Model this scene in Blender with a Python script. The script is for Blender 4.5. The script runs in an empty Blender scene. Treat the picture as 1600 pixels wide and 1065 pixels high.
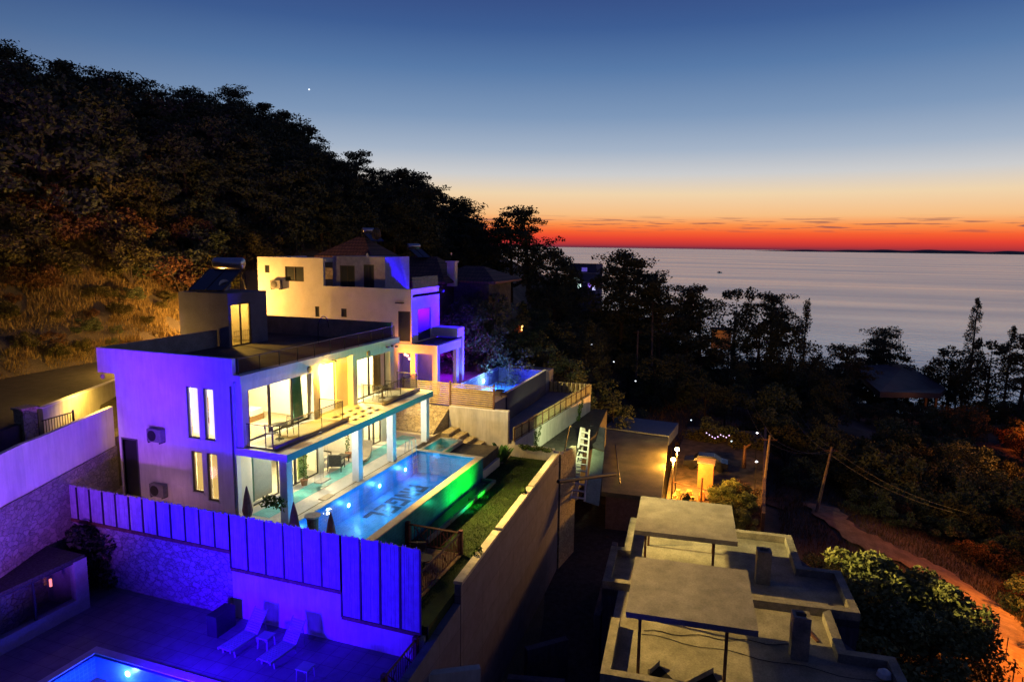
import bpy, math, random
import numpy as np
from mathutils import Vector, Matrix
R = math.radians
sc = bpy.context.scene
COL = sc.collection
random.seed(7); np.random.seed(7)

# ---------------------------------------------------------------- camera
CAM = Vector((-23.39984, -21.44992, 12.31897))
FW = Vector((0.93273655, 0.33224948, -0.14004574)); RT = Vector((0.33732969, -0.94128913, 0.01354494)); UP = Vector((0.12732324, 0.05987545, 0.99005238))
FPX = 1049.82
cd = bpy.data.cameras.new('camera'); cam = bpy.data.objects.new('camera', cd); COL.objects.link(cam)
cd.sensor_width = 36; cd.lens = FPX / 1600 * 36; cd.clip_start = .5; cd.clip_end = 90000
m = Matrix.Identity(4)
for i in range(3):
    m[i][0] = RT[i]; m[i][1] = UP[i]; m[i][2] = -FW[i]; m[i][3] = CAM[i]
cam.matrix_world = m
sc.camera = cam
def ray(x, y): return FW + RT * ((x - 800) / FPX) - UP * ((y - 532.5) / FPX)
def at(x, y, d): return CAM + ray(x, y) * d          # point seen at pixel (x, y), d metres ahead

sc.render.engine = 'CYCLES'
sc.cycles.use_denoising = True
sc.cycles.max_bounces = 6; sc.cycles.diffuse_bounces = 3; sc.cycles.glossy_bounces = 3; sc.cycles.transparent_max_bounces = 12
sc.cycles.transmission_bounces = 4; sc.cycles.caustics_reflective = False; sc.cycles.caustics_refractive = False
sc.cycles.sample_clamp_indirect = 3.0
sc.view_settings.view_transform = 'Standard'; sc.view_settings.look = 'None'
sc.view_settings.exposure = 0; sc.view_settings.gamma = 1

# ---------------------------------------------------------------- dusk sky
def s2l(c):
    return tuple(((v / 255) / 12.92 if v / 255 <= .04045 else ((v / 255 + .055) / 1.055) ** 2.4) for v in c)
W = bpy.data.worlds.new('World'); sc.world = W; W.use_nodes = True
wn = W.node_tree; wn.nodes.clear(); WL = wn.links.new
def wnode(t, **k):
    n = wn.nodes.new(t)
    for a, b in k.items(): setattr(n, a, b)
    return n
def wmath(op, a, b=None, clamp=False):
    n = wnode('ShaderNodeMath', operation=op, use_clamp=clamp)
    for i, v in enumerate((a, b)):
        if v is None: continue
        if isinstance(v, (int, float)): n.inputs[i].default_value = v
        else: WL(v, n.inputs[i])
    return n.outputs[0]
tc = wnode('ShaderNodeTexCoord'); sx = wnode('ShaderNodeSeparateXYZ'); WL(tc.outputs['Generated'], sx.inputs[0])
def ramp(stops, fac, interp='EASE'):
    r = wnode('ShaderNodeValToRGB'); r.color_ramp.interpolation = interp
    e = r.color_ramp.elements
    while len(e) > 1: e.remove(e[-1])
    for i, (p, c) in enumerate(stops):
        x = e[0] if i == 0 else e.new(p)
        x.position = p; x.color = (*s2l(c), 1)
    WL(fac, r.inputs[0]); return r.outputs[0]
zf = wmath('MULTIPLY', sx.outputs[2], 2.0, True)                       # z 0..0.5
west = ramp([(0, (110, 46, 64)), (.009, (186, 54, 56)), (.026, (232, 68, 50)), (.044, (248, 98, 50)), (.066, (252, 146, 76)), (.092, (248, 190, 130)),
             (.15, (240, 212, 172)), (.205, (205, 205, 206)), (.27, (165, 180, 200)), (.36, (126, 152, 186)), (.48, (88, 122, 168)), (.58, (62, 94, 148)), (.70, (50, 70, 126)), (1, (34, 44, 92))], zf, 'LINEAR')
east = ramp([(0, (40, 42, 66)), (.15, (52, 55, 86)), (.4, (44, 54, 98)), (1, (30, 38, 82))], zf, 'LINEAR')
dp = wnode('ShaderNodeVectorMath', operation='DOT_PRODUCT'); WL(tc.outputs['Generated'], dp.inputs[0]); dp.inputs[1].default_value = (.97, -.24, 0)
az = wnode('ShaderNodeMapRange', interpolation_type='SMOOTHSTEP'); WL(dp.outputs['Value'], az.inputs[0])
az.inputs[1].default_value = -.35; az.inputs[2].default_value = .72
mixs = wnode('ShaderNodeMix', data_type='RGBA'); WL(az.outputs[0], mixs.inputs[0]); WL(east, mixs.inputs[6]); WL(west, mixs.inputs[7])
# thin streaks of cloud just above the horizon
at2 = wmath('ARCTAN2', sx.outputs[1], sx.outputs[0])
cb = wnode('ShaderNodeCombineXYZ'); WL(wmath('MULTIPLY', at2, 17.0), cb.inputs[0]); WL(wmath('MULTIPLY', sx.outputs[2], 330.0), cb.inputs[1])
nz = wnode('ShaderNodeTexNoise'); nz.inputs['Scale'].default_value = 1.0; nz.inputs['Detail'].default_value = 4; WL(cb.outputs[0], nz.inputs['Vector'])
cr = wnode('ShaderNodeMapRange'); WL(nz.outputs[0], cr.inputs[0]); cr.inputs[1].default_value = .54; cr.inputs[2].default_value = .63
band = wmath('SUBTRACT', 1.0, wmath('MULTIPLY', wmath('ABSOLUTE', wmath('SUBTRACT', sx.outputs[2], .033)), 75.0), True)
cf = wmath('MULTIPLY', wmath('MULTIPLY', cr.outputs[0], band), .95)
cl = wnode('ShaderNodeMix', data_type='RGBA'); WL(cf, cl.inputs[0]); WL(mixs.outputs[2], cl.inputs[6]); cl.inputs[7].default_value = (*s2l((118, 74, 84)), 1)
# the evening star
sd = ray(483, 140).normalized()
ds = wnode('ShaderNodeVectorMath', operation='DISTANCE'); WL(tc.outputs['Generated'], ds.inputs[0]); ds.inputs[1].default_value = sd
stv = wmath('MULTIPLY', wmath('LESS_THAN', ds.outputs['Value'], .0011), 1.2)
addst = wnode('ShaderNodeMix', data_type='RGBA', blend_type='ADD'); addst.inputs[0].default_value = 1; WL(cl.outputs[2], addst.inputs[6]); WL(stv, addst.inputs[7])
bg = wnode('ShaderNodeBackground'); WL(addst.outputs[2], bg.inputs[0]); bg.inputs[1].default_value = 1.0
wo = wnode('ShaderNodeOutputWorld'); WL(bg.outputs[0], wo.inputs[0])

# ---------------------------------------------------------------- helpers
MC = {}
def mat(name, col, rough=.8, var=.15, scale=3., bump=.0, bscale=40., metal=0., emit=None, es=0., col2=None, spec=.3, detail=5, streak=0):
    if name in MC: return MC[name]
    M = bpy.data.materials.new(name); M.use_nodes = True; t = M.node_tree; b = t.nodes['Principled BSDF']; L = t.links.new
    b.inputs['Roughness'].default_value = rough; b.inputs['Metallic'].default_value = metal; b.inputs['Specular IOR Level'].default_value = spec
    c2 = col2 or tuple(v * (1 - var * 1.6) for v in col)
    tcn = t.nodes.new('ShaderNodeTexCoord'); n = t.nodes.new('ShaderNodeTexNoise'); n.inputs['Scale'].default_value = scale; n.inputs['Detail'].default_value = detail; n.inputs['Roughness'].default_value = .62
    L(tcn.outputs['Object'], n.inputs['Vector'])
    mr = t.nodes.new('ShaderNodeMapRange'); mr.inputs[1].default_value = .36; mr.inputs[2].default_value = .64; L(n.outputs[0], mr.inputs[0])
    mx = t.nodes.new('ShaderNodeMix'); mx.data_type = 'RGBA'; L(mr.outputs[0], mx.inputs[0]); mx.inputs[6].default_value = (*col, 1); mx.inputs[7].default_value = (*c2, 1)
    nf = t.nodes.new('ShaderNodeTexNoise'); nf.inputs['Scale'].default_value = 11 if not streak else 5; nf.inputs['Detail'].default_value = 8; nf.inputs['Roughness'].default_value = .75
    mpf = t.nodes.new('ShaderNodeMapping'); L(tcn.outputs['Object'], mpf.inputs[0]); mpf.inputs['Scale'].default_value = (1, 1, .12) if streak else (1, 1, 1); L(mpf.outputs[0], nf.inputs['Vector'])
    mf = t.nodes.new('ShaderNodeMapRange'); mf.inputs[1].default_value = .35; mf.inputs[2].default_value = .65; mf.inputs[3].default_value = 1 - var * 1.3 - streak; mf.inputs[4].default_value = 1.04; L(nf.outputs[0], mf.inputs[0])
    mm = t.nodes.new('ShaderNodeMix'); mm.data_type = 'RGBA'; mm.blend_type = 'MULTIPLY'; mm.inputs[0].default_value = 1; L(mx.outputs[2], mm.inputs[6]); L(mf.outputs[0], mm.inputs[7])
    L(mm.outputs[2], b.inputs['Base Color'])
    if bump:
        n2 = t.nodes.new('ShaderNodeTexNoise'); n2.inputs['Scale'].default_value = bscale; n2.inputs['Detail'].default_value = 3; L(tcn.outputs['Object'], n2.inputs['Vector'])
        bp = t.nodes.new('ShaderNodeBump'); bp.inputs['Strength'].default_value = bump; bp.inputs['Distance'].default_value = .03; L(n2.outputs[0], bp.inputs['Height']); L(bp.outputs[0], b.inputs['Normal'])
    if emit: b.inputs['Emission Color'].default_value = (*emit, 1); b.inputs['Emission Strength'].default_value = es
    MC[name] = M; return M
def leafmat(name, a, bcol, rough=.85):
    M = bpy.data.materials.new(name); M.use_nodes = True; t = M.node_tree; b = t.nodes['Principled BSDF']; L = t.links.new
    g = t.nodes.new('ShaderNodeNewGeometry'); n = t.nodes.new('ShaderNodeTexNoise'); tcn = t.nodes.new('ShaderNodeTexCoord'); n.inputs['Scale'].default_value = .9; L(tcn.outputs['Object'], n.inputs['Vector'])
    ad = t.nodes.new('ShaderNodeMath'); ad.operation = 'MULTIPLY_ADD'; L(g.outputs['Random Per Island'], ad.inputs[0]); ad.inputs[1].default_value = .55; 
    m2 = t.nodes.new('ShaderNodeMath'); m2.operation = 'MULTIPLY_ADD'; L(n.outputs[0], m2.inputs[0]); m2.inputs[1].default_value = 1.6; m2.inputs[2].default_value = -.6; L(m2.outputs[0], ad.inputs[2])
    mx = t.nodes.new('ShaderNodeMix'); mx.data_type = 'RGBA'; L(ad.outputs[0], mx.inputs[0]); mx.inputs[6].default_value = (*a, 1); mx.inputs[7].default_value = (*bcol, 1)
    L(mx.outputs[2], b.inputs['Base Color']); b.inputs['Roughness'].default_value = rough; b.inputs['Specular IOR Level'].default_value = .15
    MC[name] = M; return M
def brickmat(name, c1, c2, cm, w, h, mortar=.02, offset=.5, rough=.8, axis='XZ', bump=.5):
    M = bpy.data.materials.new(name); M.use_nodes = True; t = M.node_tree; b = t.nodes['Principled BSDF']; L = t.links.new
    tcn = t.nodes.new('ShaderNodeTexCoord'); s = t.nodes.new('ShaderNodeSeparateXYZ'); c = t.nodes.new('ShaderNodeCombineXYZ'); L(tcn.outputs['Object'], s.inputs[0])
    L(s.outputs['XYZ'.index(axis[0])], c.inputs[0]); L(s.outputs['XYZ'.index(axis[1])], c.inputs[1])
    br = t.nodes.new('ShaderNodeTexBrick'); L(c.outputs[0], br.inputs['Vector']); br.inputs['Scale'].default_value = 1; br.inputs['Brick Width'].default_value = w; br.inputs['Row Height'].default_value = h
    br.inputs['Mortar Size'].default_value = mortar; br.offset = offset; br.inputs['Color1'].default_value = (*c1, 1); br.inputs['Color2'].default_value = (*c2, 1); br.inputs['Mortar'].default_value = (*cm, 1)
    nf = t.nodes.new('ShaderNodeTexNoise'); nf.inputs['Scale'].default_value = 1.7; nf.inputs['Detail'].default_value = 9; nf.inputs['Roughness'].default_value = .7; L(tcn.outputs['Object'], nf.inputs['Vector'])
    mf = t.nodes.new('ShaderNodeMapRange'); mf.inputs[1].default_value = .35; mf.inputs[2].default_value = .65; mf.inputs[3].default_value = .72; mf.inputs[4].default_value = 1.1; L(nf.outputs[0], mf.inputs[0])
    mm = t.nodes.new('ShaderNodeMix'); mm.data_type = 'RGBA'; mm.blend_type = 'MULTIPLY'; mm.inputs[0].default_value = 1; L(br.outputs[0], mm.inputs[6]); L(mf.outputs[0], mm.inputs[7])
    L(mm.outputs[2], b.inputs['Base Color']); b.inputs['Roughness'].default_value = rough
    bp = t.nodes.new('ShaderNodeBump'); bp.inputs['Strength'].default_value = bump; bp.inputs['Distance'].default_value = .02; bp.invert = True; L(br.outputs['Fac'], bp.inputs['Height']); L(bp.outputs[0], b.inputs['Normal'])
    MC[name] = M; return M
def stonemat(name, a, bcol, joint, scale=2.6):
    M = bpy.data.materials.new(name); M.use_nodes = True; t = M.node_tree; b = t.nodes['Principled BSDF']; L = t.links.new
    tcn = t.nodes.new('ShaderNodeTexCoord'); v = t.nodes.new('ShaderNodeTexVoronoi'); v.inputs['Scale'].default_value = scale; v.inputs['Randomness'].default_value = .9
    v2 = t.nodes.new('ShaderNodeTexVoronoi'); v2.feature = 'DISTANCE_TO_EDGE'; v2.inputs['Scale'].default_value = scale; v2.inputs['Randomness'].default_value = .9
    mp = t.nodes.new('ShaderNodeMapping'); mp.inputs['Scale'].default_value = (1, 1, 1.5); L(tcn.outputs['Object'], mp.inputs[0]); L(mp.outputs[0], v.inputs['Vector']); L(mp.outputs[0], v2.inputs['Vector'])
    sp = t.nodes.new('ShaderNodeSeparateColor'); L(v.outputs['Color'], sp.inputs[0])
    mx = t.nodes.new('ShaderNodeMix'); mx.data_type = 'RGBA'; L(sp.outputs[0], mx.inputs[0]); mx.inputs[6].default_value = (*a, 1); mx.inputs[7].default_value = (*bcol, 1)
    mr = t.nodes.new('ShaderNodeMapRange'); mr.inputs[1].default_value = .01; mr.inputs[2].default_value = .06; L(v2.outputs['Distance'], mr.inputs[0])
    m2 = t.nodes.new('ShaderNodeMix'); m2.data_type = 'RGBA'; L(mr.outputs[0], m2.inputs[0]); m2.inputs[6].default_value = (*joint, 1); L(mx.outputs[2], m2.inputs[7])
    L(m2.outputs[2], b.inputs['Base Color']); b.inputs['Roughness'].default_value = .85
    bp = t.nodes.new('ShaderNodeBump'); bp.inputs['Strength'].default_value = .8; bp.inputs['Distance'].default_value = .05
    nn = t.nodes.new('ShaderNodeTexNoise'); nn.inputs['Scale'].default_value = 7; nn.inputs['Detail'].default_value = 6; L(tcn.outputs['Object'], nn.inputs['Vector']); am = t.nodes.new('ShaderNodeMath'); am.operation = 'MULTIPLY_ADD'; L(nn.outputs[0], am.inputs[0]); am.inputs[1].default_value = 1.2; L(mr.outputs[0], am.inputs[2]); L(am.outputs[0], bp.inputs['Height'])
    L(nn.outputs[0], v.inputs['W']) if False else None
    dv = t.nodes.new('ShaderNodeVectorMath'); dv.operation = 'MULTIPLY_ADD'; L(nn.outputs['Color'], dv.inputs[0]); dv.inputs[1].default_value = (.28, .28, .28); L(mp.outputs[0], dv.inputs[2]); L(dv.outputs[0], v.inputs['Vector']); L(dv.outputs[0], v2.inputs['Vector']); L(bp.outputs[0], b.inputs['Normal'])
    MC[name] = M; return M
def glassmat(name, tint=(1, 1, 1), refl=.06, rough=.1, k=.8):
    M = bpy.data.materials.new(name); M.use_nodes = True; t = M.node_tree; L = t.links.new
    for n in list(t.nodes):
        if n.type == 'BSDF_PRINCIPLED': t.nodes.remove(n)
    o = t.nodes['Material Output']; tr = t.nodes.new('ShaderNodeBsdfTransparent'); tr.inputs[0].default_value = (*tint, 1)
    g = t.nodes.new('ShaderNodeBsdfGlossy'); g.inputs['Roughness'].default_value = rough; f = t.nodes.new('ShaderNodeLayerWeight'); f.inputs[0].default_value = .5
    pw = t.nodes.new('ShaderNodeMath'); pw.operation = 'POWER'; pw.inputs[1].default_value = 4.5; L(f.outputs['Facing'], pw.inputs[0])
    ma = t.nodes.new('ShaderNodeMath'); ma.operation = 'MULTIPLY_ADD'; L(pw.outputs[0], ma.inputs[0]); ma.inputs[1].default_value = k; ma.inputs[2].default_value = .03
    mx = t.nodes.new('ShaderNodeMixShader'); L(ma.outputs[0], mx.inputs[0]); L(tr.outputs[0], mx.inputs[1]); L(g.outputs[0], mx.inputs[2]); L(mx.outputs[0], o.inputs[0])
    if name.startswith('water'):
        tcn = t.nodes.new('ShaderNodeTexCoord'); n2 = t.nodes.new('ShaderNodeTexNoise'); n2.inputs['Scale'].default_value = 2.2; n2.inputs['Detail'].default_value = 3; L(tcn.outputs['Object'], n2.inputs['Vector'])
        bp = t.nodes.new('ShaderNodeBump'); bp.inputs['Strength'].default_value = .25; bp.inputs['Distance'].default_value = .05; L(n2.outputs[0], bp.inputs['Height']); L(bp.outputs[0], g.inputs['Normal']); L(bp.outputs[0], f.inputs['Normal'])
    MC[name] = M; return M

class MB:
    def __init__(s, T=None): s.v = []; s.f = []; s.T = T
    def add(s, vs, fs):
        o = len(s.v)
        if s.T: vs = [tuple(s.T @ Vector(p)) for p in vs]
        s.v += [tuple(p) for p in vs]; s.f += [tuple(i + o for i in f) for f in fs]; return s
    def box(s, x0, x1, y0, y1, z0, z1):
        if x0 > x1: x0, x1 = x1, x0
        if y0 > y1: y0, y1 = y1, y0
        if z0 > z1: z0, z1 = z1, z0
        return s.add([(x0, y0, z0), (x1, y0, z0), (x1, y1, z0), (x0, y1, z0), (x0, y0, z1), (x1, y0, z1), (x1, y1, z1), (x0, y1, z1)],
                     [(0, 3, 2, 1), (4, 5, 6, 7), (0, 1, 5, 4), (1, 2, 6, 5), (2, 3, 7, 6), (3, 0, 4, 7)])
    def prism(s, poly, z0, z1):
        n = len(poly); a = sum(poly[i][0] * poly[(i + 1) % n][1] - poly[(i + 1) % n][0] * poly[i][1] for i in range(n))
        if a < 0: poly = poly[::-1]
        f0 = z0 if callable(z0) else (lambda x, y: z0); f1 = z1 if callable(z1) else (lambda x, y: z1)
        vs = [(x, y, f0(x, y)) for x, y in poly] + [(x, y, f1(x, y)) for x, y in poly]
        return s.add(vs, [tuple(range(n))[::-1], tuple(range(n, 2 * n))] + [(i, (i + 1) % n, n + (i + 1) % n, n + i) for i in range(n)])
    def wallseg(s, p, q, z0, z1, t):       # wall between plan points, z0/z1 may be pairs
        d = Vector((q[0] - p[0], q[1] - p[1])); n = Vector((-d.y, d.x)).normalized() * t / 2
        a = z0 if isinstance(z0, tuple) else (z0, z0); b = z1 if isinstance(z1, tuple) else (z1, z1)
        P = [(p[0] - n.x, p[1] - n.y), (q[0] - n.x, q[1] - n.y), (q[0] + n.x, q[1] + n.y), (p[0] + n.x, p[1] + n.y)]
        lo = [a[0], a[1], a[1], a[0]]; hi = [b[0], b[1], b[1], b[0]]
        return s.add([(*P[i], lo[i]) for i in range(4)] + [(*P[i], hi[i]) for i in range(4)],
                     [(3, 2, 1, 0), (4, 5, 6, 7), (0, 1, 5, 4), (1, 2, 6, 5), (2, 3, 7, 6), (3, 0, 4, 7)])
    def bar(s, p, q, r, n=6, r2=None):
        p = Vector(p); q = Vector(q); d = (q - p); r2 = r if r2 is None else r2
        if d.length < 1e-6: return s
        d.normalize(); a = d.orthogonal().normalized(); b = d.cross(a)
        vs = [];
        for c, rr in ((p, r), (q, r2)):
            for i in range(n):
                w = 2 * math.pi * (i + .5) / n; vs.append(c + a * math.cos(w) * rr + b * math.sin(w) * rr)
        return s.add(vs, [(i, (i + 1) % n, n + (i + 1) % n, n + i) for i in range(n)] + [tuple(range(n))[::-1], tuple(range(n, 2 * n))])
    def lathe(s, c, prof, n=16, axis=(0, 0, 1)):
        ax = Vector(axis).normalized(); a = ax.orthogonal().normalized(); b = ax.cross(a); c = Vector(c); vs = []
        for r, h in prof:
            for i in range(n):
                w = 2 * math.pi * i / n; vs.append(c + ax * h + a * (math.cos(w) * r) + b * (math.sin(w) * r))
        k = len(prof); fs = [(j * n + i, j * n + (i + 1) % n, (j + 1) * n + (i + 1) % n, (j + 1) * n + i) for j in range(k - 1) for i in range(n)]
        return s.add(vs, fs + [tuple(range(n))[::-1], tuple(range((k - 1) * n, k * n))])
    def holes(s, u0, u1, w0, w1, hs, fn):   # rectangle minus holes as boxes; fn(u0,u1,w0,w1) adds a box
        us = sorted({u0, u1} | {min(max(v, u0), u1) for h in hs for v in h[:2]})
        for a, b in zip(us, us[1:]):
            if b - a < 1e-6: continue
            mid = (a + b) / 2; cuts = sorted([(max(h[2], w0), min(h[3], w1)) for h in hs if h[0] < mid < h[1]])
            z = w0
            for c, d in cuts:
                if c > z + 1e-6: fn(a, b, z, c)
                z = max(z, d)
            if z < w1 - 1e-6: fn(a, b, z, w1)
        return s
    def wallx(s, x0, x1, y0, y1, z0, z1, hs=()):   # wall in the YZ plane (thin in x), holes (y0,y1,z0,z1)
        return s.holes(y0, y1, z0, z1, hs, lambda a, b, c, d: s.box(x0, x1, a, b, c, d))
    def wally(s, y0, y1, x0, x1, z0, z1, hs=()):
        return s.holes(x0, x1, z0, z1, hs, lambda a, b, c, d: s.box(a, b, y0, y1, c, d))
    def slab(s, x0, x1, y0, y1, z0, z1, hs=()):
        return s.holes(x0, x1, y0, y1, hs, lambda a, b, c, d: s.box(a, b, c, d, z0, z1))
ORG = {}
def origin(o):
    while o.parent: o = o.parent
    return ORG.get(o.name, Vector((0, 0, 0)))
def tag(o, label=None, cat=None, group=None, kind=None):
    for k, v in (('label', label), ('category', cat), ('group', group), ('kind', kind)):
        if v: o[k] = v
    return o
def thing(name, loc, label, cat, group=None):
    o = bpy.data.objects.new(name, None); COL.objects.link(o); o.location = loc; o.empty_display_size = .2
    ORG[o.name] = Vector(loc); return tag(o, label, cat, group)
def part(name, mb, m, parent=None, smooth=False, mats=None, midx=None, label=None):
    O = origin(parent) if parent else Vector((0, 0, 0))
    if not parent and mb.v:
        a = np.array(mb.v); O = Vector(((a[:, 0].min() + a[:, 0].max()) / 2, (a[:, 1].min() + a[:, 1].max()) / 2, a[:, 2].min()))
    a = np.array(mb.v, dtype=float).reshape(-1, 3) - np.array(O)
    me = bpy.data.meshes.new(name); me.from_pydata(a.tolist(), [], mb.f); me.update()
    o = bpy.data.objects.new(name, me); COL.objects.link(o)
    if m: me.materials.append(m)
    for x in mats or (): me.materials.append(x)
    if midx is not None: me.polygons.foreach_set('material_index', midx)
    if smooth: me.polygons.foreach_set('use_smooth', [True] * len(me.polygons))
    if parent: o.parent = parent
    else: o.location = O; ORG[o.name] = O
    if label: o['label'] = label
    return o
def struct(name, mb, m, smooth=False): return tag(part(name, mb, m, smooth=smooth), kind='structure')
def solo(name, mb, m, label, cat, group=None, smooth=False): return tag(part(name, mb, m, smooth=smooth), label, cat, group)
def dup(o, loc, rotz=0, scale=1, label=None, group=None, parent=None):
    c = o.copy(); COL.objects.link(c)
    if parent is None:
        c.location = loc; c.rotation_euler = (0, 0, rotz); c.scale = (scale,) * 3 if not isinstance(scale, tuple) else scale
        if label: c['label'] = label
        if group: c['group'] = group
    else: c.parent = parent
    for ch in KIDS.get(o.name, o.children): dup(ch, None, parent=c)
    return c
KIDS = {}
def light(name, kind, loc, col, power, size=.1, to=None, spot=None, blend=.6, size_y=None):
    l = bpy.data.lights.new(name, kind); l.color = col; l.energy = power
    if kind == 'AREA':
        l.size = size
        if size_y: l.shape = 'RECTANGLE'; l.size_y = size_y
    else: l.shadow_soft_size = size
    if kind == 'SPOT': l.spot_size = R(spot); l.spot_blend = blend
    o = bpy.data.objects.new(name, l); COL.objects.link(o); o.location = loc
    if to is not None: o.rotation_euler = (Vector(to) - Vector(loc)).to_track_quat('-Z', 'Y').to_euler()
    return o

# ---------------------------------------------------------------- materials
white = mat('white_render', (.74, .73, .71), .8, .08, .9, bump=.3, bscale=45, streak=.05)
offwhite = mat('painted_render', (.58, .56, .52), .85, .14, .8, bump=.3, bscale=40, streak=.06)
room = mat('room_paint', (.82, .76, .62), .9, .04)
concrete = mat('concrete', (.33, .31, .26), .9, .28, 1.3, bump=.4, bscale=25)
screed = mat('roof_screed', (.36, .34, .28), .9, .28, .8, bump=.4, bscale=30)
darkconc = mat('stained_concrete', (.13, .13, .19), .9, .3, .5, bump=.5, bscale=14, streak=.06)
wetdeck = mat('pale_deck_stone', (.62, .58, .50), .35, .12, 1.4)
tealdeck = brickmat('teal_deck_mosaic', (.06, .42, .40), (.10, .50, .48), (.35, .5, .48), .12, .12, .01, rough=.3, axis='XY', bump=.1)
metal = mat('dark_metal', (.05, .05, .055), .45, .1, metal=.6)
steel = mat('brushed_steel', (.55, .55, .58), .3, .1, metal=.9)
frame = mat('window_frame', (.07, .06, .05), .5, .1)
glass = glassmat('clear_glass', (.93, .95, .94), .1)
railglass = glassmat('rail_glass', (.80, .82, .82), .1, .25, .05)
dglass = mat('dark_window_glass', (.02, .03, .04), .35, .1, spec=.35)
wood = mat('timber', (.19, .09, .05), .65, .3, 6)
deckwood = mat('deck_timber', (.28, .17, .10), .65, .3, 6)
rubble = stonemat('rubble_stone', (.30, .27, .25), (.20, .18, .17), (.15, .14, .13), 3.4)
stonegold = stonemat('gold_rubble_stone', (.42, .36, .24), (.30, .25, .17), (.17, .14, .10), 3.2)
gravel = mat('dark_gravel', (.06, .065, .06), .95, .4, 12, bump=.6)
asphalt = mat('asphalt', (.055, .05, .05), .9, .25, 2, bump=.3)
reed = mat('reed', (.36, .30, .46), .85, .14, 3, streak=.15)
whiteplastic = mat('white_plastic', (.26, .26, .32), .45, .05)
tilepool = brickmat('pool_mosaic', (.06, .28, .55), (.09, .34, .60), (.14, .38, .62), .16, .16, .012, 0, .4, 'XY', .1)
tileside = brickmat('pool_wall_mosaic', (.02, .22, .27), (.03, .28, .32), (.06, .30, .33), .16, .16, .012, 0, .25, 'XZ', .1)
tileblue = brickmat('pool_inner_mosaic', (.03, .16, .48), (.04, .20, .55), (.10, .28, .60), .16, .16, .012, 0, .35, 'XZ', .1)
water = glassmat('water_surface', (.62, .90, 1.0), .03, .05)

# ---------------------------------------------------------------- terrain
def ip(x, xs, ys): return float(np.interp(x, xs, ys))
def sm(t): t = min(max(t, 0), 1); return t * t * (3 - 2 * t)
def ground(x, y):
    b = ip(x, [-60, 0, 20, 60, 120, 170, 250, 330], [4.2, 4.2, 3.6, 0, -7, -14, -50, -66])
    H = ip(x, [-60, 26, 65, 104, 187, 260, 330, 420], [34, 29, 26, 20, 9, -4, -20, -50])
    v = ip(x, [-40, -5, 20, 45, 100, 145, 200, 270, 400], [-7, -8, -9, -10, -12, -18, -40, -62, -70])
    if y > 18.5:
        t = (y - 18.5) / 38
        z = b + (H - b) * (t ** .85 if t < 1 else 1)
        if t > 1: z -= .12 * (y - 56.5)
    elif y > 12: z = b
    elif y > -9: z = v + (b - v) * sm((y + 9) / 21)
    else:
        z = v - .16 * min(-9 - y, 45) * max(.25, 1 - max(x - 60, 0) / 260) - .02 * max(-54 - y, 0)
    z += (math.sin(x * .31 + y * .17) * .35 + math.sin(x * .11 - y * .23 + 2) * .6) * (1 if (y > 20 or y < -26 or x > 60) else .1)
    if -50 < x < 19 and -13 < y < 9: z = min(z, -3.6)          # dug out under the terraces
    if 17 < x < 36 and -9 < y < 12: z = min(z, -1.2)
    return z
xs = np.concatenate([np.arange(-70, 120, 2.0), np.arange(120, 300, 6.0), np.arange(300, 620, 20.0)])
ys = np.concatenate([np.arange(-420, -90, 15.0), np.arange(-90, -30, 4.0), np.arange(-30, 80, 2.0), np.arange(80, 280, 12.0)])
mb = MB(); nx, ny = len(xs), len(ys)
mb.v = [(float(x), float(y), ground(x, y)) for x in xs for y in ys]
mb.f = [(i * ny + j, (i + 1) * ny + j, (i + 1) * ny + j + 1, i * ny + j + 1) for i in range(nx - 1) for j in range(ny - 1)]
earth = mat('dry_earth', (.18, .14, .10), .95, .35, .35, bump=.8, bscale=4, col2=(.09, .08, .055), detail=9)
g = bpy.data.meshes.new('ground')
gr = struct('ground', mb, earth, smooth=True)

# sea to the horizon
M = bpy.data.materials.new('sea_water'); M.use_nodes = True; t = M.node_tree; b = t.nodes['Principled BSDF']; L = t.links.new
b.inputs['Base Color'].default_value = (.35, .38, .44, 1); b.inputs['Metallic'].default_value = .6; b.inputs['Roughness'].default_value = .34; b.inputs['Specular IOR Level'].default_value = 1.0
tcn = t.nodes.new('ShaderNodeTexCoord'); mp = t.nodes.new('ShaderNodeMapping'); mp.inputs['Rotation'].default_value = (0, 0, R(12)); mp.inputs['Scale'].default_value = (.0042, .0007, 1); L(tcn.outputs['Object'], mp.inputs[0])
n = t.nodes.new('ShaderNodeTexNoise'); n.inputs['Scale'].default_value = 1; n.inputs['Detail'].default_value = 7; n.inputs['Roughness'].default_value = .6; L(mp.outputs[0], n.inputs['Vector'])
mr = t.nodes.new('ShaderNodeMapRange'); mr.inputs[1].default_value = .35; mr.inputs[2].default_value = .68; mr.inputs[3].default_value = .17; mr.inputs[4].default_value = .26; L(n.outputs[0], mr.inputs[0]); L(mr.outputs[0], b.inputs['Roughness'])
n3 = t.nodes.new('ShaderNodeTexNoise'); n3.inputs['Scale'].default_value = .12; n3.inputs['Detail'].default_value = 4; L(tcn.outputs['Object'], n3.inputs['Vector'])
bp = t.nodes.new('ShaderNodeBump'); bp.inputs['Strength'].default_value = .30; bp.inputs['Distance'].default_value = 1.0; L(n3.outputs[0], bp.inputs['Height']); L(bp.outputs[0], b.inputs['Normal'])
mb = MB(); 
for a, c in ((-3000, 3000),): mb.add([(120, -60000, -60), (70000, -60000, -60), (70000, 60000, -60), (120, 60000, -60)], [(0, 1, 2, 3)])
struct('sea', mb, M)
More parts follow.
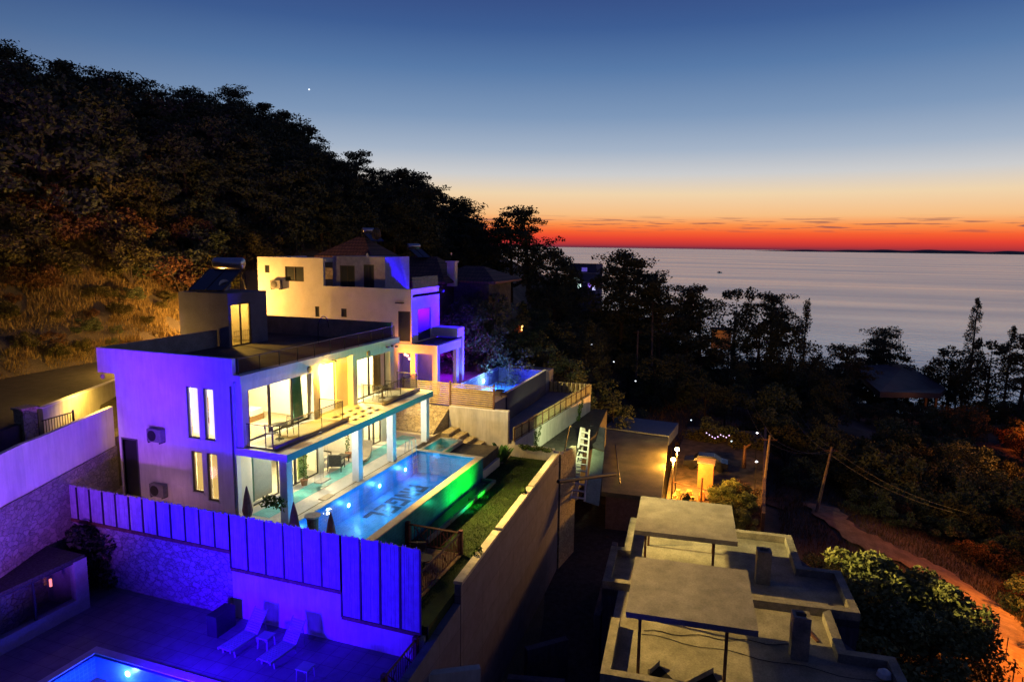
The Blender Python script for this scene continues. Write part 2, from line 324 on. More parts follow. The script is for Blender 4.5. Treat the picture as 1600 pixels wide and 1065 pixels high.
# far coast on the right of the horizon
mb = MB(); P = []
for i in range(60):
    p = at(1180 + i * 9, 390, 26000); h = 22 + 22 * (i / 60) + 9 * math.sin(i * .35) * math.sin(i * .13) + 5 * math.sin(i * .9)
    q = at(1180 + i * 9, 390, 29000)
    P.append((p, q, max(h, 8) * min(1, i / 12)))
for (p, q, h) in P: mb.v += [(p.x, p.y, -60), ((p.x + q.x) / 2, (p.y + q.y) / 2, -60 + h * 3.4), (q.x, q.y, -60)]
mb.f = [(3 * i, 3 * i + 3, 3 * i + 4, 3 * i + 1) for i in range(59)] + [(3 * i + 1, 3 * i + 4, 3 * i + 5, 3 * i + 2) for i in range(59)]
struct('hills', mb, mat('far_hills', (.10, .06, .08), 1, .1, .001))

# road behind the villas, dirt path bottom right
def strip(name, pts, w, m, lift=.06):
    mb = MB(); n = len(pts)
    for i, (x, y) in enumerate(pts):
        a = pts[max(i - 1, 0)]; c = pts[min(i + 1, n - 1)]; d = Vector((c[0] - a[0], c[1] - a[1])).normalized(); k = Vector((-d.y, d.x))
        for s_ in (-1, -.33, .33, 1):
            X = x + k.x * w * s_; Y = y + k.y * w * s_; mb.v.append((X, Y, ground(X, Y) + lift))
    mb.f = [(4 * i + j, 4 * i + 4 + j, 4 * i + 5 + j, 4 * i + 1 + j) for i in range(n - 1) for j in range(3)]
    return struct(name, mb, m)
def dense(pts, k=8):
    o = []
    for a, c in zip(pts, pts[1:]):
        for i in range(k): o.append((a[0] + (c[0] - a[0]) * i / k, a[1] + (c[1] - a[1]) * i / k))
    return o + [pts[-1]]
mb = MB(); rz = 4.45
mb.prism([(-50, -4), (-14, 5.0), (-3.4, 7.95), (4.7, 11.85), (7.4, 11.9), (16, 11.9), (19.6, 16), (60, 21), (60, 25), (16, 19.4), (-8, 18), (-50, 4)], 2.0, rz)
struct('road', mb, asphalt)
mb = MB(); mb.prism([(-14, 2.4), (-6.7, 5.4), (.4, 8.2), (7.4, 8.3), (7.4, 11.8), (4.7, 11.8), (-3.4, 7.9), (-14, 4.9)], -3, 2.55); struct('driveway', mb, mat('drive_paving', (.20, .18, .16), .9, .25, 1.5))
pathm = mat('orange_dirt', (.42, .26, .15), .95, .25, 1.2, bump=.6, bscale=6, col2=(.25, .15, .08))
def onground(px, py, d0=20, d1=260):
    d = d0
    while d < d1:
        p = at(px, py, d)
        if p.z < ground(p.x, p.y): return p
        d += .4
    return at(px, py, d1)
PPX = [(1284, 792), (1300, 812), (1335, 838), (1380, 862), (1425, 880), (1470, 900), (1510, 925), (1545, 962), (1575, 1005), (1600, 1060), (1625, 1120), (1640, 1180)]
PW = [(lambda p: (p.x, p.y))(onground(*q)) for q in PPX]
def strip2(name, pts, ws, m, lift=.1):
    mb = MB(); n = len(pts)
    for i, (x, y) in enumerate(pts):
        a = pts[max(i - 1, 0)]; c = pts[min(i + 1, n - 1)]; d = Vector((c[0] - a[0], c[1] - a[1])).normalized(); k = Vector((-d.y, d.x))
        for s_ in (-1, -.5, 0, .5, 1):
            w = ws[i] * (1 + .15 * math.sin(i * 1.7 + s_)); X = x + k.x * w * s_; Y = y + k.y * w * s_; mb.v.append((X, Y, ground(X, Y) + lift))
    mb.f = [(5 * i + j, 5 * i + 5 + j, 5 * i + 6 + j, 5 * i + 1 + j) for i in range(n - 1) for j in range(4)]
    return struct(name, mb, m)
PD = dense(PW, 6); strip2('path', PD, [(1.3 + .9 * i / len(PD)) + .2 * math.sin(i * .5) for i in range(len(PD))], pathm, .18)
strip('path', dense([(44, -24.5), (52, -27), (60, -29)]), 1.1, mat('brown_path', (.2, .12, .08), .95, .3, 1), .12)
strip('track', dense([(62, 2), (75, -4), (92, -9), (120, -14)]), 2.2, mat('dusty_track', (.16, .13, .13), .95, .3, 1), .15)

# ---------------------------------------------------------------- main plot: platform, lawn, walls
mb = MB(); mb.box(-3.0, 17.0, -2.45, 9.0, -4.2, -.02); mb.box(12.1, 14.9, -2.46, -7.1, -4.1, -.9); mb.box(-3.0, -1.6, -2.46, -6.6, -4.0, -.02)
struct('pool_deck', mb, wetdeck)
mb = MB(); mb.box(.25, 14.3, -1.48, -.5, -.018, -.006); struct('deck_stripe', mb, tealdeck)  # teal colour stands in for teal light reflected on the floor
# lawn sheet
lawnm = mat('lawn_soil', (.03, .065, .012), .95, .4, 1.1, bump=.8, bscale=30, col2=(.012, .028, .006))
mb = MB(); mb.prism([(-3.0, -11.1), (17.2, -10.0), (17.2, -6.9), (15, -6.9), (12.2, -4.3), (12.2, -7.0), (2.9, -7.0), (2.9, -9.9), (-3, -10.0)], -4.2, lambda x, y: -1.42 - .0 * x)
struct('lawn', mb, lawnm)
def blades(name, fn, n, h, m, w=.02, seed=1, label=None, cat=None):
    rs = np.random.RandomState(seed); V = []; F = []
    k = 0
    for i in range(n):
        p = fn(rs)
        if p is None: continue
        a = rs.rand() * 6.283; hh = h * (.5 + rs.rand()); dx, dy = math.cos(a) * w, math.sin(a) * w; lx, ly = (rs.rand(2) - .5) * hh * .9
        V += [(p[0] - dx, p[1] - dy, p[2]), (p[0] + dx, p[1] + dy, p[2]), (p[0] + lx, p[1] + ly, p[2] + hh)]; F.append((k, k + 1, k + 2)); k += 3
    mb = MB(); mb.v = V; mb.f = F
    return tag(part(name, mb, m), label, cat, kind='stuff')
grassm = leafmat('grass_blades', (.02, .06, .01), (.05, .10, .018))
def lawnpt(rs):
    x = rs.uniform(-2.5, 17); y = rs.uniform(-10.4, -4.4)
    if y > -7.95 and x < 12.2: return None
    if y > -9.9 and x < 3: return None
    if y > -6.9 and x > 12.2 and (x - 12.2) + (y + 6.9) > 2.2: return None
    return x, y, -1.42
blades('grass', lawnpt, 30000, .06, grassm, .012, 3, 'short patchy green lawn between the raised pool and the retaining wall', 'grass')
# long retaining wall with pale coping
rw = thing('retaining_wall', (7, -10.7, -4), 'tall stained concrete retaining wall with a pale coping beside the lawn', 'wall')
mb = MB(); A = (17.5, -10.12); B = (-.5, -11.15); C3 = (-3.1, -11.25)
mb.wallseg(A, B, -9.5, -1.0, .28); mb.wallseg((-.6, -11.16), (-14, -11.5), -9.5, (-1.75, -2.75), .3)
part('wall', mb, brickmat('shuttered_concrete', (.12, .12, .18), (.10, .10, .16), (.06, .06, .09), 2.4, 1.25, .015, .0, .9, 'XZ', .4), rw)
mb = MB(); cuts = [0, .115, .13, .34, .36, .62, .635, .86, 1.0]
for a, c in ((0, .37), (.38, .70), (.72, 1.0)):
    P = [A[i] + (B[i] - A[i]) * a for i in (0, 1)]; Q = [A[i] + (B[i] - A[i]) * c for i in (0, 1)]; mb.wallseg(P, Q, -.998, -.86, .36)
part('coping', mb, mat('pale_coping', (.62, .56, .42), .7, .2, 3), rw)
ivym = leafmat('ivy_leaves', (.04, .09, .015), (.11, .16, .03))
def leafcloud(mb, c, r, n, s, rs, flat=1., shell=.45):
    c = np.array(c, float); r = np.array(r, float) * np.ones(3)
    d = rs.randn(n, 3); d /= np.linalg.norm(d, axis=1)[:, None]; rad = (shell + (1 - shell) * rs.rand(n)) ** .7
    p = c + d * rad[:, None] * r
    a = rs.randn(n, 3); a[:, 2] *= flat; a /= np.linalg.norm(a, axis=1)[:, None]; b2 = np.cross(a, rs.randn(n, 3)); b2 /= np.linalg.norm(b2, axis=1)[:, None] + 1e-9
    ss = s * (.6 + .8 * rs.rand(n))[:, None]; a = a * ss; b2 = b2 * ss * .6
    q = np.stack([p - a, p - b2 * .9, p + a, p + b2], 1).reshape(-1, 3); o = len(mb.v)
    mb.v += q.tolist(); mb.f += [(o + 4 * i, o + 4 * i + 1, o + 4 * i + 2, o + 4 * i + 3) for i in range(n)]
rs = np.random.RandomState(5)
for (x, y, z, r, lab) in ((2.0, -10.95, -.95, .3, 'small leafy weed growing over the near half of the wall coping'), (9.6, -10.45, -.95, .22, 'yellowish weed sprouting from the middle of the wall coping')):
    mb = MB(); leafcloud(mb, (x, y, z + .15), (r, r * .8, r), 160, .06, rs); solo('weed', mb, ivym, lab, 'plant')

# white wall at the end of the lawn, stone bank, low wall with ivy, steps
ew = thing('boundary_wall', (17, -4.5, -1.4), 'high cream wall at the end of the lawn under the slatted fence', 'wall')
mb = MB(); mb.box(17.0, 17.3, -6.85, -2.62, -4, 1.5); part('wall', mb, offwhite, ew)
mb = MB(); mb.box(16.98, 17.32, -6.87, -2.63, 1.502, 1.58); part('coping', mb, white, ew)
mb = MB(); mb.prism([(15.2, -2.3), (17.3, -2.6), (17.3, 10.5), (15.8, 10.5), (15.4, 4)], -.02, lambda x, y: 1.5 if x > 16.5 else .1)
bank = solo('stone_bank', mb, stonegold, 'rough yellow stone bank rising behind the patio to the slatted fence', 'stone bank')
lw = MB(); lw.box(17.0, 17.25, -10.0, -6.86, -4, -.62); solo('low_wall', lw, offwhite, 'low cream wall with hanging ivy between the lawn and the bamboo fence', 'wall')
mb = MB()
for k in range(14): leafcloud(mb, (16.95, -7.8 - .15 * k, -.62 - .12 * rs.rand()), (.14, .2, .16), 70, .05, rs)
solo('ivy', mb, ivym, 'ivy trailing over the low cream wall', 'plant')
st = thing('garden_steps', (15.5, -5, -1.4), 'stone garden steps running down beside the cream wall to the lawn', 'steps')
for k in range(7):
    mb = MB(); mb.box(15.3, 16.95, -2.8 - .62 * k, -3.4 - .62 * k, -1.6, .15 - .25 * k); part('step', mb, stonegold, st)
mb = MB(); mb.prism([(12.2, -4.55), (14.9, -4.55), (15.2, -6.9), (12.2, -6.95)], -1.5, -.25); struct('planting_bed', mb, mat('soil', (.09, .08, .07), .95, .3))
# banana-like plant
def bigleaf(mb, base, ang, length, lift, w):
    P = []; d = Vector((math.cos(ang), math.sin(ang), 0)); n = Vector((-d.y, d.x, 0))
    for i in range(7):
        t_ = i / 6; p = Vector(base) + d * length * (t_ * .55) + Vector((0, 0, lift * (t_ * 1.0 - .35 * t_ * t_))); ww = w * math.sin(math.pi * min(.08 + t_ * .92, 1)) ** .8
        P += [p - n * ww, p + Vector((0, 0, -.04 * ww)), p + n * ww]
    mb.add(P, [(3 * i + j, 3 * i + j + 1, 3 * i + j + 4, 3 * i + j + 3) for i in range(6) for j in (0, 1)])
bp_ = thing('banana_plant', (16.2, -7.3, -1.4), 'broad leaved green banana plant at the foot of the cream wall', 'plant')
mb = MB()
for k in range(16): bigleaf(mb, (15.5 + rs.randn() * .15, -6.95 + rs.randn() * .2, -1.4), rs.rand() * 6.28, .9 + rs.rand() * .5, 1.1 + rs.rand() * .9, .17)
part('leaves', mb, leafmat('banana_leaf', (.03, .10, .03), (.08, .2, .05)), bp_)

# bamboo fence wall of the next plot
bw = thing('bamboo_fence', (25, -8, -.4), 'low pale bamboo fence along the top of the long white wall', 'fence')
Pn = (17.0, -7.25); Pf = (33.0, -8.6)
mb = MB()
for i in range(200):
    a = i / 200; x = Pn[0] + (Pf[0] - Pn[0]) * a; y = Pn[1] + (Pf[1] - Pn[1]) * a
    mb.bar((x, y, -.4), (x, y, .5 + rs.rand() * .07), .036, 5)
bam = mat('bamboo', (.55, .48, .26), .7, .25, 7)
part('bamboo_cane', mb, bam, bw)
mb = MB()
for i in range(16): y = Pf[1] + .38 * i; mb.bar((33.0 - .02 * i, y, -.4), (33 - .02 * i, y, .5), .17, 4)
part('end_panel', mb, bam, bw)
mb = MB(); 
for z_ in (-.28, .4): mb.bar((Pn[0], Pn[1] - .05, z_), (Pf[0], Pf[1] - .05, z_), .03, 4)
for i in range(14):
    a = i / 13; x = Pn[0] + (Pf[0] - Pn[0]) * a; y = Pn[1] + (Pf[1] - Pn[1]) * a - .06; mb.bar((x, y, -.4), (x, y, .52), .045, 4)
part('fence_post', mb, wood, bw)
mb = MB(); mb.wallseg(Pn, Pf, -9, -.41, .25); solo('plot_wall', mb, offwhite, 'long pale rendered wall with climbing weeds below the bamboo fence', 'wall')
mb = MB(); mb.prism([(17.3, -7.0), (33, -8.4), (33, -5.0), (17.3, -5.0)], -4, -.42); mb.box(17.3, 21.6, -5.0, 11, -4, 1.46); mb.box(21.61, 31.4, -.6, 11, -4, 1.46); mb.box(31.41, 34, -5, 11, -4, 1.46); struct('terrace', mb, mat('terrace_slabs', (.32, .28, .30), .6, .15, 1))
mb = MB(); mb.wallseg((17.65, -10.2), (20.5, -10.5), -9, (-1.1, -1.3), .3); solo('stone_wall', mb, stonegold, 'yellow rubble stone wall beyond the end of the retaining wall', 'wall')
mb = MB(); mb.prism([(17.4, -7.5), (17.4, -10.05), (26, -10.8), (34, -10), (34, -8.8)], -5, -1.9); struct('planting_strip', mb, MC['soil'])
for (x0_, y0_, lab) in ((19.9, -7.72, 'thin dark weeds climbing the near end of the pale plot wall'), (29.2, -8.5, 'thin dark weeds climbing the far end of the pale plot wall')):
    mb = MB()
    for k in range(12): leafcloud(mb, (x0_ + .13 * k * (1 if k % 2 else .3), y0_ - .1 * rs.rand(), -2.4 + .17 * k), (.18, .1, .24), 40, .06, rs)
    solo('climbing_weed', mb, ivym, lab, 'plant')

# slatted timber fence
sf = thing('slatted_fence', (17, -3, 1.5), 'golden horizontal slatted timber fence on top of the cream wall', 'fence')
for a, c in ((.9, -2.62), (-2.66, -5.75)):
    mb = MB()
    for k in range(11): mb.box(17.1, 17.16, a, c, 1.62 + k * .142, 1.62 + k * .142 + .07)
    part('slat_panel', mb, mat('golden_timber', (.55, .42, .18), .6, .2, 5), sf)
for y in (.93, -2.64, -5.79):
    mb = MB(); mb.box(17.06, 17.2, y - .05, y + .05, 1.5, 3.25); part('post', mb, wood, sf)

# ---------------------------------------------------------------- main villa
V = thing('villa', (0, 0, 0), 'two storey white villa with lit glass rooms and long balcony beside the lettered pool', 'villa')
wins = [(1.99 + .06, 2.70), (1.15, 1.75)]
side = [(1.15, 1.75, 3.34, 5.75), (2.04, 2.74, 3.34, 5.75)]
mb = MB()
hs = [(1.15, 1.75, 3.34, 5.76), (2.04, 2.74, 3.34, 5.76), (1.10, 1.72, .45, 2.72), (1.98, 2.62, .75, 2.72), (5.95, 6.85, -.02, 2.82)]
mb.wallx(0, .25, 0, 7.08, -.05, 6.0, hs)
mb.box(.25, 14.2, 6.83, 7.08, -.05, 6.0); mb.box(13.95, 14.2, 1.0, 6.82, -.05, 6.0)
part('wall', mb, white, V)
# roof slab, bands, parapets
mb = MB(); mb.box(.2, 14.2, -.15, 8.17, 6.0, 6.2); mb.box(7.6, 14.2, 8.17, 10.8, 6.0, 6.2); part('roof_slab', mb, mat('roof_tiles', (.11, .105, .11), .8, .35, .6, bump=.3), V)
mb = MB(); mb.box(0, .22, .02, 8.17, 6.202, 7.2); mb.box(.0, .198, 0.0, 8.17, 6.001, 6.201); part('parapet', mb, white, V)
part('parapet', MB().box(.22, 7.6, 7.97, 8.17, 6.202, 7.2), mat('grey_render', (.30, .29, .31), .9, .2, 1), V); mb = MB(); mb.box(14.0, 14.2, .05, 10.8, 6.202, 7.38); mb.box(11.0, 13.999, 10.6, 10.8, 6.202, 7.38); part('parapet', mb, mat('grey_render', (.30, .29, .31), .9, .2, 1), V)
mb = MB(); mb.box(.0, 14.25, -.40, -.15, 6.1, 6.46); mb.box(0.0, 14.25, -.15, 0.02, 6.2, 6.46); part('roof_band', mb, white, V)
# facade frames
mb = MB()
mb.wally(-.35, 0, .1, 5.84, 3.15, 6.1, [(.5, 5.28, 3.2, 5.72)])
part('facade_frame', mb, white, V)
mb = MB(); mb.wally(-.35, 0, 8.95, 13.6, 3.15, 6.1, [(9.4, 13.14, 3.2, 5.7)]); part('facade_frame', mb, white, V)
mb = MB(); mb.wally(0.0, .2, 0.25, 14.2, -.05, 6.0, [(.5, 5.5, 3.18, 5.74), (6.3, 7.8, 3.2, 5.93), (9.4, 13.3, 3.2, 5.74), (.95, 6.1, 0, 2.72), (6.5, 9.6, 0, 2.72), (10.0, 12.6, 0, 2.65), (13.3, 14.2, -.05, 2.82)])
part('front_wall', mb, mat('warm_render', (.78, .70, .48), .8, .06, 1), V)
# rooms
mb = MB(); mb.box(.25, 13.95, .2, 6.83, 2.85, 3.14); part('floor_slab', mb, mat('room_floor', (.60, .50, .34), .4, .1), V)
mb = MB()
mb.box(.26, 13.94, 4.6, 4.72, 3.15, 5.98); mb.box(5.9, 6.0, .2, 4.6, 3.15, 5.98); mb.box(8.3, 8.4, .2, 4.6, 3.15, 5.98)
mb.box(.26, 13.2, 4.6, 4.72, 0, 2.84); mb.box(6.3, 6.42, .2, 2.6, 0, 2.84); mb.box(9.7, 9.82, .2, 2.6, 0, 2.84); mb.box(6.42, 9.7, 2.6, 2.7, 0, 2.84); mb.box(13.1, 13.25, .2, 4.6, 0, 2.84)
mb.box(.26, 13.9, .21, 4.6, 5.90, 5.99)
part('room_partition', mb, room, V)
# balcony slab with black-plugged slots and a teal-tinted fascia
slots = []
for r_ in range(3):
    for k in range(4): slots.append((6.1 + k * .74 + .25 * (r_ % 2), 6.62 + k * .74 + .25 * (r_ % 2), -2.3 + r_ * .62, -2.02 + r_ * .62))
mb = MB()
mb.slab(0, 5.9, -2.75, 0, 2.82, 3.15); mb.slab(9.8, 14.25, -2.75, 0, 2.82, 3.15); mb.holes(5.9, 9.8, -2.75, 0, slots, lambda a, b_, c, d: mb.box(a, b_, c, d, 2.82, 3.15))
part('balcony_slab', mb, white, V)
for s_ in slots: part('light_slot', MB().box(s_[0] + .003, s_[1] - .003, s_[2] + .003, s_[3] - .003, 2.83, 3.06), mat('slot_black', (.02, .015, .01), .9, .1), V)  # black plugs put shade into the slots
part('fascia', MB().box(-.004, 14.254, -2.775, -2.752, 2.815, 3.152), mat('teal_paint', (.03, .36, .40), .5, .08, 1), V)  # teal light from the pool put into the fascia colour
mb = MB(); mb.box(.3, 5.72, -1.78, -.352, 3.152, 3.22); part('balcony_floor', mb, mat('balcony_tiles', (.55, .48, .36), .4, .1, 2), V)
mb = MB(); mb.box(9.75, 13.95, -1.78, -.352, 3.152, 3.22); part('balcony_floor', mb, MC['balcony_tiles'], V)
for a, c in ((.3, 5.95), (9.6, 13.9)):
    mb = MB(); mb.bar((a, -1.92, 3.24), (c, -1.92, 3.24), .12, 10); part('gutter', mb, mat('grey_gutter', (.22, .2, .17), .5, .1), V, smooth=True)
def rail(pts, z0, z1, posts, par, nm='balustrade'):
    f = part(nm, MB().add([(0, 0, 0)] * 0, []) if False else _railmesh(pts, z1), frame, par)
    for (x, y) in posts: part('rail_post', MB().bar((x, y, z0), (x, y, z1), .022, 5), frame, f)
    gm = MB()
    for a, c in zip(pts, pts[1:]): gm.wallseg(a, c, z0 + .08, z1 - .04, .012)
    part('glass_panel', gm, railglass, f)
def _railmesh(pts, z1):
    mb = MB()
    for a, c in zip(pts, pts[1:]): mb.bar((*a, z1), (*c, z1), .025, 5)
    return mb
rail([(.3, -.36), (.3, -1.8), (5.72, -1.8), (5.72, -.36)], 3.2, 4.24, [(.3, -.5), (.3, -1.4), (.3, -1.8), (2.1, -1.8), (3.9, -1.8), (5.72, -1.8), (5.72, -.4)], V)
rail([(9.75, -.36), (9.75, -1.8), (13.9, -1.8), (13.9, -.36)], 3.2, 4.24, [(9.75, -.5), (9.75, -1.8), (11.8, -1.8), (13.9, -1.8), (13.9, -.4)], V)
rail([(.25, -.1), (14.1, -.1)], 6.46, 7.18, [(.25 + k * 1.385, -.1) for k in range(11)], V)
# columns
colm = mat('column_render', (.80, .80, .78), .7, .05)
for x in (.05, 5.75, 9.3, 13.5):
    part('column', MB().box(x, x + .38, -2.68, -2.28, 0, 2.82), colm, V)
# windows: helper
def window(x0, x1, z0, z1, mull, y=.08, par=V, cur=()):
    f = MB(); t_ = .06
    f.box(x0, x1, y, y + .07, z1 - t_, z1); f.box(x0, x1, y, y + .07, z0, z0 + t_); f.box(x0, x0 + t_, y, y + .07, z0 + t_, z1 - t_); f.box(x1 - t_, x1, y, y + .07, z0 + t_, z1 - t_)
    for mx_ in mull: f.box(mx_ - .06, mx_ + .06, y - .005, y + .075, z0 + t_, z1 - t_)
    w = part('window', f, frame, par); part('pane', MB().box(x0 + t_, x1 - t_, y + .03, y + .042, z0 + t_, z1 - t_), glass, w); return w
window(.5, 5.5, 3.2, 5.74, (2.43, 4.08)); window(9.4, 13.3, 3.2, 5.74, (11.35,)); window(.95, 2.9, 0, 2.72, ()); window(3.3, 6.1, 0, 2.72, (4.2,)); window(10.0, 12.6, 0, 2.65, (11.3, 11.8))
mb = MB(); mb.box(6.3, 6.38, .08, .14, 3.2, 5.93); mb.box(7.72, 7.8, .08, .14, 3.2, 5.93); mb.box(6.38, 7.72, .08, .14, 5.85, 5.93)
d_ = part('balcony_door', mb, frame, V); part('pane', MB().box(6.38, 7.72, .10, .112, 3.2, 5.85), mat('frosted_lit_glass', (.85, .84, .80), .4, .02, emit=(1, .86, .62), es=1.1), d_)
def sidewin(y0, y1, z0, z1):
    f = MB(); t_ = .05
    f.box(.04, .12, y0, y1, z1 - t_, z1); f.box(.04, .12, y0, y1, z0, z0 + t_); f.box(.04, .12, y0, y0 + t_, z0 + t_, z1 - t_); f.box(.04, .12, y1 - t_, y1, z0 + t_, z1 - t_)
    w = part('window', f, frame, V); part('pane', MB().box(.08, .09, y0 + t_, y1 - t_, z0 + t_, z1 - t_), glass, w)
    s_ = MB(); s_.box(-.05, .03, y0 - .05, y1 + .05, z0 - .08, z0 - .002); part('sill', s_, white, w)
for h in hs[:4]: sidewin(*h)
mb = MB(); mb.box(.1, .16, 5.95, 6.85, -.02, 2.82); d_ = part('side_door', mb, mat('dark_door', (.03, .035, .03), .4, .1), V)
part('frame', MB().wallx(-.02, .1, 5.88, 6.92, 0, 2.9, [(5.95, 6.85, 0, 2.82)]), mat('grey_frame', (.12, .11, .14), .6, .1), d_)
part('downpipe', MB().bar((-.05, .12, 0), (-.05, .12, 5.98), .04, 6), mat('grey_frame', (.1, .1, .1)), V)
# stair tower on the roof
mb = MB()
mb.wally(7.13, 7.33, 7.65, 10.95, 6.2, 9.35, [(7.82, 9.5, 6.22, 8.74)]); mb.box(7.65, 7.85, 7.33, 10.8, 6.2, 9.35); mb.box(10.75, 10.95, 7.33, 10.8, 6.2, 9.35); mb.box(7.85, 10.75, 10.6, 10.8, 6.2, 9.35); mb.box(7.85, 10.75, 7.33, 10.6, 9.2, 9.345)
part('stair_tower', mb, mat('lilac_grey_render', (.20, .19, .25), .9, .12, 1.2), V)
mb = MB(); mb.wally(7.16, 7.22, 7.82, 9.5, 6.22, 8.74, [(7.9, 8.62, 6.3, 8.66), (8.72, 9.42, 6.3, 8.66)]); d_ = part('tower_door', mb, frame, V)
part('pane', MB().box(7.9, 9.42, 7.18, 7.19, 6.3, 8.66), glass, d_)
part('tower_ceiling', MB().box(7.86, 10.74, 7.34, 10.59, 9.1, 9.199), room, V)
part('tower_back', MB().box(7.86, 10.74, 10.45, 10.59, 6.21, 9.09), mat('ochre_paint', (.85, .60, .18), .9, .05), V)
mb = MB()
for k in range(9): mb.bar((7.95 + k * .18, 7.02, 6.22), (7.95 + k * .18, 7.02, 7.1), .012, 4)
for z_ in (6.5, 6.8, 7.1): mb.bar((7.9, 7.02, z_), (9.45, 7.02, z_), .014, 4)
part('door_guard', mb, frame, V)
# roof top clutter
mb = MB(); P = [(8.6 + .0, .6, 6.2)]
for k in range(12):
    a = math.pi * k / 11; P.append((12.1 - .55 + .55 * math.cos(math.pi - a) , 3.4, 7.1 + .75 * math.sin(a) * 1.0))
P = [(11.0, 3.4, 6.2), (11.0, 3.4, 7.1)] + P[2:]
for a, c in zip(P, P[1:]): mb.bar(a, c, .03, 6)
sh = solo('hanging_lamp_arm', mb, metal, 'curved dark metal arm with a hanging chair basket on the villa roof', 'hanging chair')
sh.name = 'hanging_chair'
mb = MB(); mb.lathe((12.05, 3.4, 6.45), [(.12, 0), (.34, .15), (.4, .45), (.3, .75), (.08, .95)], 12); part('basket', mb, mat('wicker', (.10, .08, .06), .8, .2, 9), sh)
SWH = thing('solar_water_heater', (9, 9, 9.35), 'solar water heater with blue-lit tank and dark collector on the stair tower roof', 'solar heater')
def solar(root, o, sc_=1., yaw=0., tankcol=None):
    T = Matrix.Translation(o) @ Matrix.Rotation(yaw, 4, 'Z') @ Matrix.Scale(sc_, 4)
    m_ = MB(T); m_.add([(-2.4, -.9, .15), (-2.4, .9, .15), (-.35, .9, 1.15), (-.35, -.9, 1.15), (-2.37, -.9, .07), (-2.37, .9, .07), (-.32, .9, 1.07), (-.32, -.9, 1.07)], [(0, 3, 2, 1), (4, 5, 6, 7), (0, 1, 5, 4), (1, 2, 6, 5), (2, 3, 7, 6), (3, 0, 4, 7)])
    pl = part('collector', m_, mat('collector_glass', (.015, .018, .03), .15, .1, spec=.6), root)
    m_ = MB(T)
    for y_ in (-.92, 0, .92): m_.bar((-2.4, y_, .16), (-.35, y_, 1.17), .03, 4)
    part('collector_frame', m_, metal, pl)
    m_ = MB(T); m_.lathe((0, -.85, 1.45), [(0.01, 0), (.26, .02), (.3, .08), (.3, 1.62), (.26, 1.68), (.01, 1.7)], 18, (0, 1, 0)); part('tank', m_, tankcol or steel, root, smooth=True)
    m_ = MB(T)
    for x_ in (-.3, .35):
        for y_ in (-.75, .75): m_.bar((x_, y_, 0), (x_ * .6, y_, 1.2), .025, 4)
    m_.bar((-.3, .75, 0), (.3, -.75, 1.1), .02, 4); m_.bar((.35, -.75, 0), (-.3, -.75, 1.1), .02, 4); m_.bar((-2.4, .9, .1), (.35, .9, 0.02), .02, 4)
    part('stand', m_, metal, root)
solar(SWH, (10.3, 9.35, 9.35), 1.15, R(14))
sd_ = thing('satellite_dish', (8.2, 8.0, 9.35), 'small pale satellite dish in front of the collector on the stair tower', 'satellite dish')
part('dish', MB().lathe((8.6, 8.2, 9.75), [(.02, 0), (.2, .03), (.33, .12), (.34, .12), (.2, .01), (.02, -.02)], 14, (-.5, -.8, .3)), white, sd_); part('mast', MB().bar((8.6, 8.25, 9.35), (8.6, 8.25, 9.8), .03, 6), metal, sd_)
def ac(loc, axis, lab, sc_=1., big=False):
    t_ = thing('air_conditioner', loc, lab, 'air conditioner', 'air conditioner outdoor units')
    T = Matrix.Translation(loc) @ Matrix.Rotation(axis, 4, 'Z') @ Matrix.Scale(sc_, 4)     # front faces -x locally
    part('casing', MB(T).box(-.32, -.04, -.42, .42, -.3, .3), mat('ac_casing', (.22, .22, .24), .6, .15, 3), t_)
    part('fan_grille', MB(T).lathe((-.33, .1, 0), [(.25, 0), (.25, .02), (.2, .025), (.02, .03)], 14, (-1, 0, 0)), metal, t_)
    part('bracket', MB(T).box(-.34, 0, -.36, -.32, -.36, -.302).box(-.34, 0, .32, .36, -.36, -.302), metal, t_)
ac((0, 4.5, 3.3), 0, 'air conditioner unit fixed on the blue-lit side wall of the villa between storeys')
ac((0, 4.55, .62), 0, 'air conditioner unit low on the villa side wall just above the blue fence')
for x in (4.95, 10.6):
    w_ = solo('wall_clock_lamp', MB().lathe((x, -.355, 5.93), [(.17, 0), (.17, .05), (.14, .07), (.02, .07)], 20, (0, -1, 0)), mat('lamp_bezel', (.30, .24, .10), .5, .1), 'round unlit porthole lamp above the %s upper window' % ('first' if x < 6 else 'far'), 'wall lamp', 'round wall lamps over the upper windows')
    w_.name = 'wall_lamp'
    part('lamp_glass', MB().lathe((x, -.43, 5.93), [(.11, 0), (.11, .012), (.01, .014)], 16, (0, -1, 0)), mat('lamp_diffuser', (.5, .42, .2), .4, .1), w_)
# curtains
def curtain(x0, x1, z0, z1, y, m_, lab, taper=0, n=16):
    mb = MB(); 
    for i in range(n + 1):
        a = i / n; yy = y + (.05 if i % 2 else -.04)
        mb.v += [(x0 + (x1 - x0) * a, yy, z1), (x0 + taper + (x1 - x0 - taper * .3) * a, yy, z0)]
    mb.f = [(2 * i, 2 * i + 1, 2 * i + 3, 2 * i + 2) for i in range(n)]
    return solo('curtain', mb, m_, lab, 'curtain')
tealc = mat('teal_curtain', (.10, .45, .38), .9, .1); cream = mat('cream_curtain', (.85, .78, .62), .9, .05); ochre = mat('ochre_curtain', (.62, .52, .12), .9, .1); brownc = mat('brown_curtain', (.36, .26, .14), .9, .15, 3)
curtain(4.35, 5.2, 3.2, 5.7, .42, tealc, 'teal curtain gathered behind the first upper window', .25)
curtain(.5, 1.35, 3.2, 5.7, .40, ochre, 'yellow curtain at the near edge of the first upper window')
curtain(12.3, 13.2, 3.2, 5.7, .42, brownc, 'brown striped curtain in the far upper window')
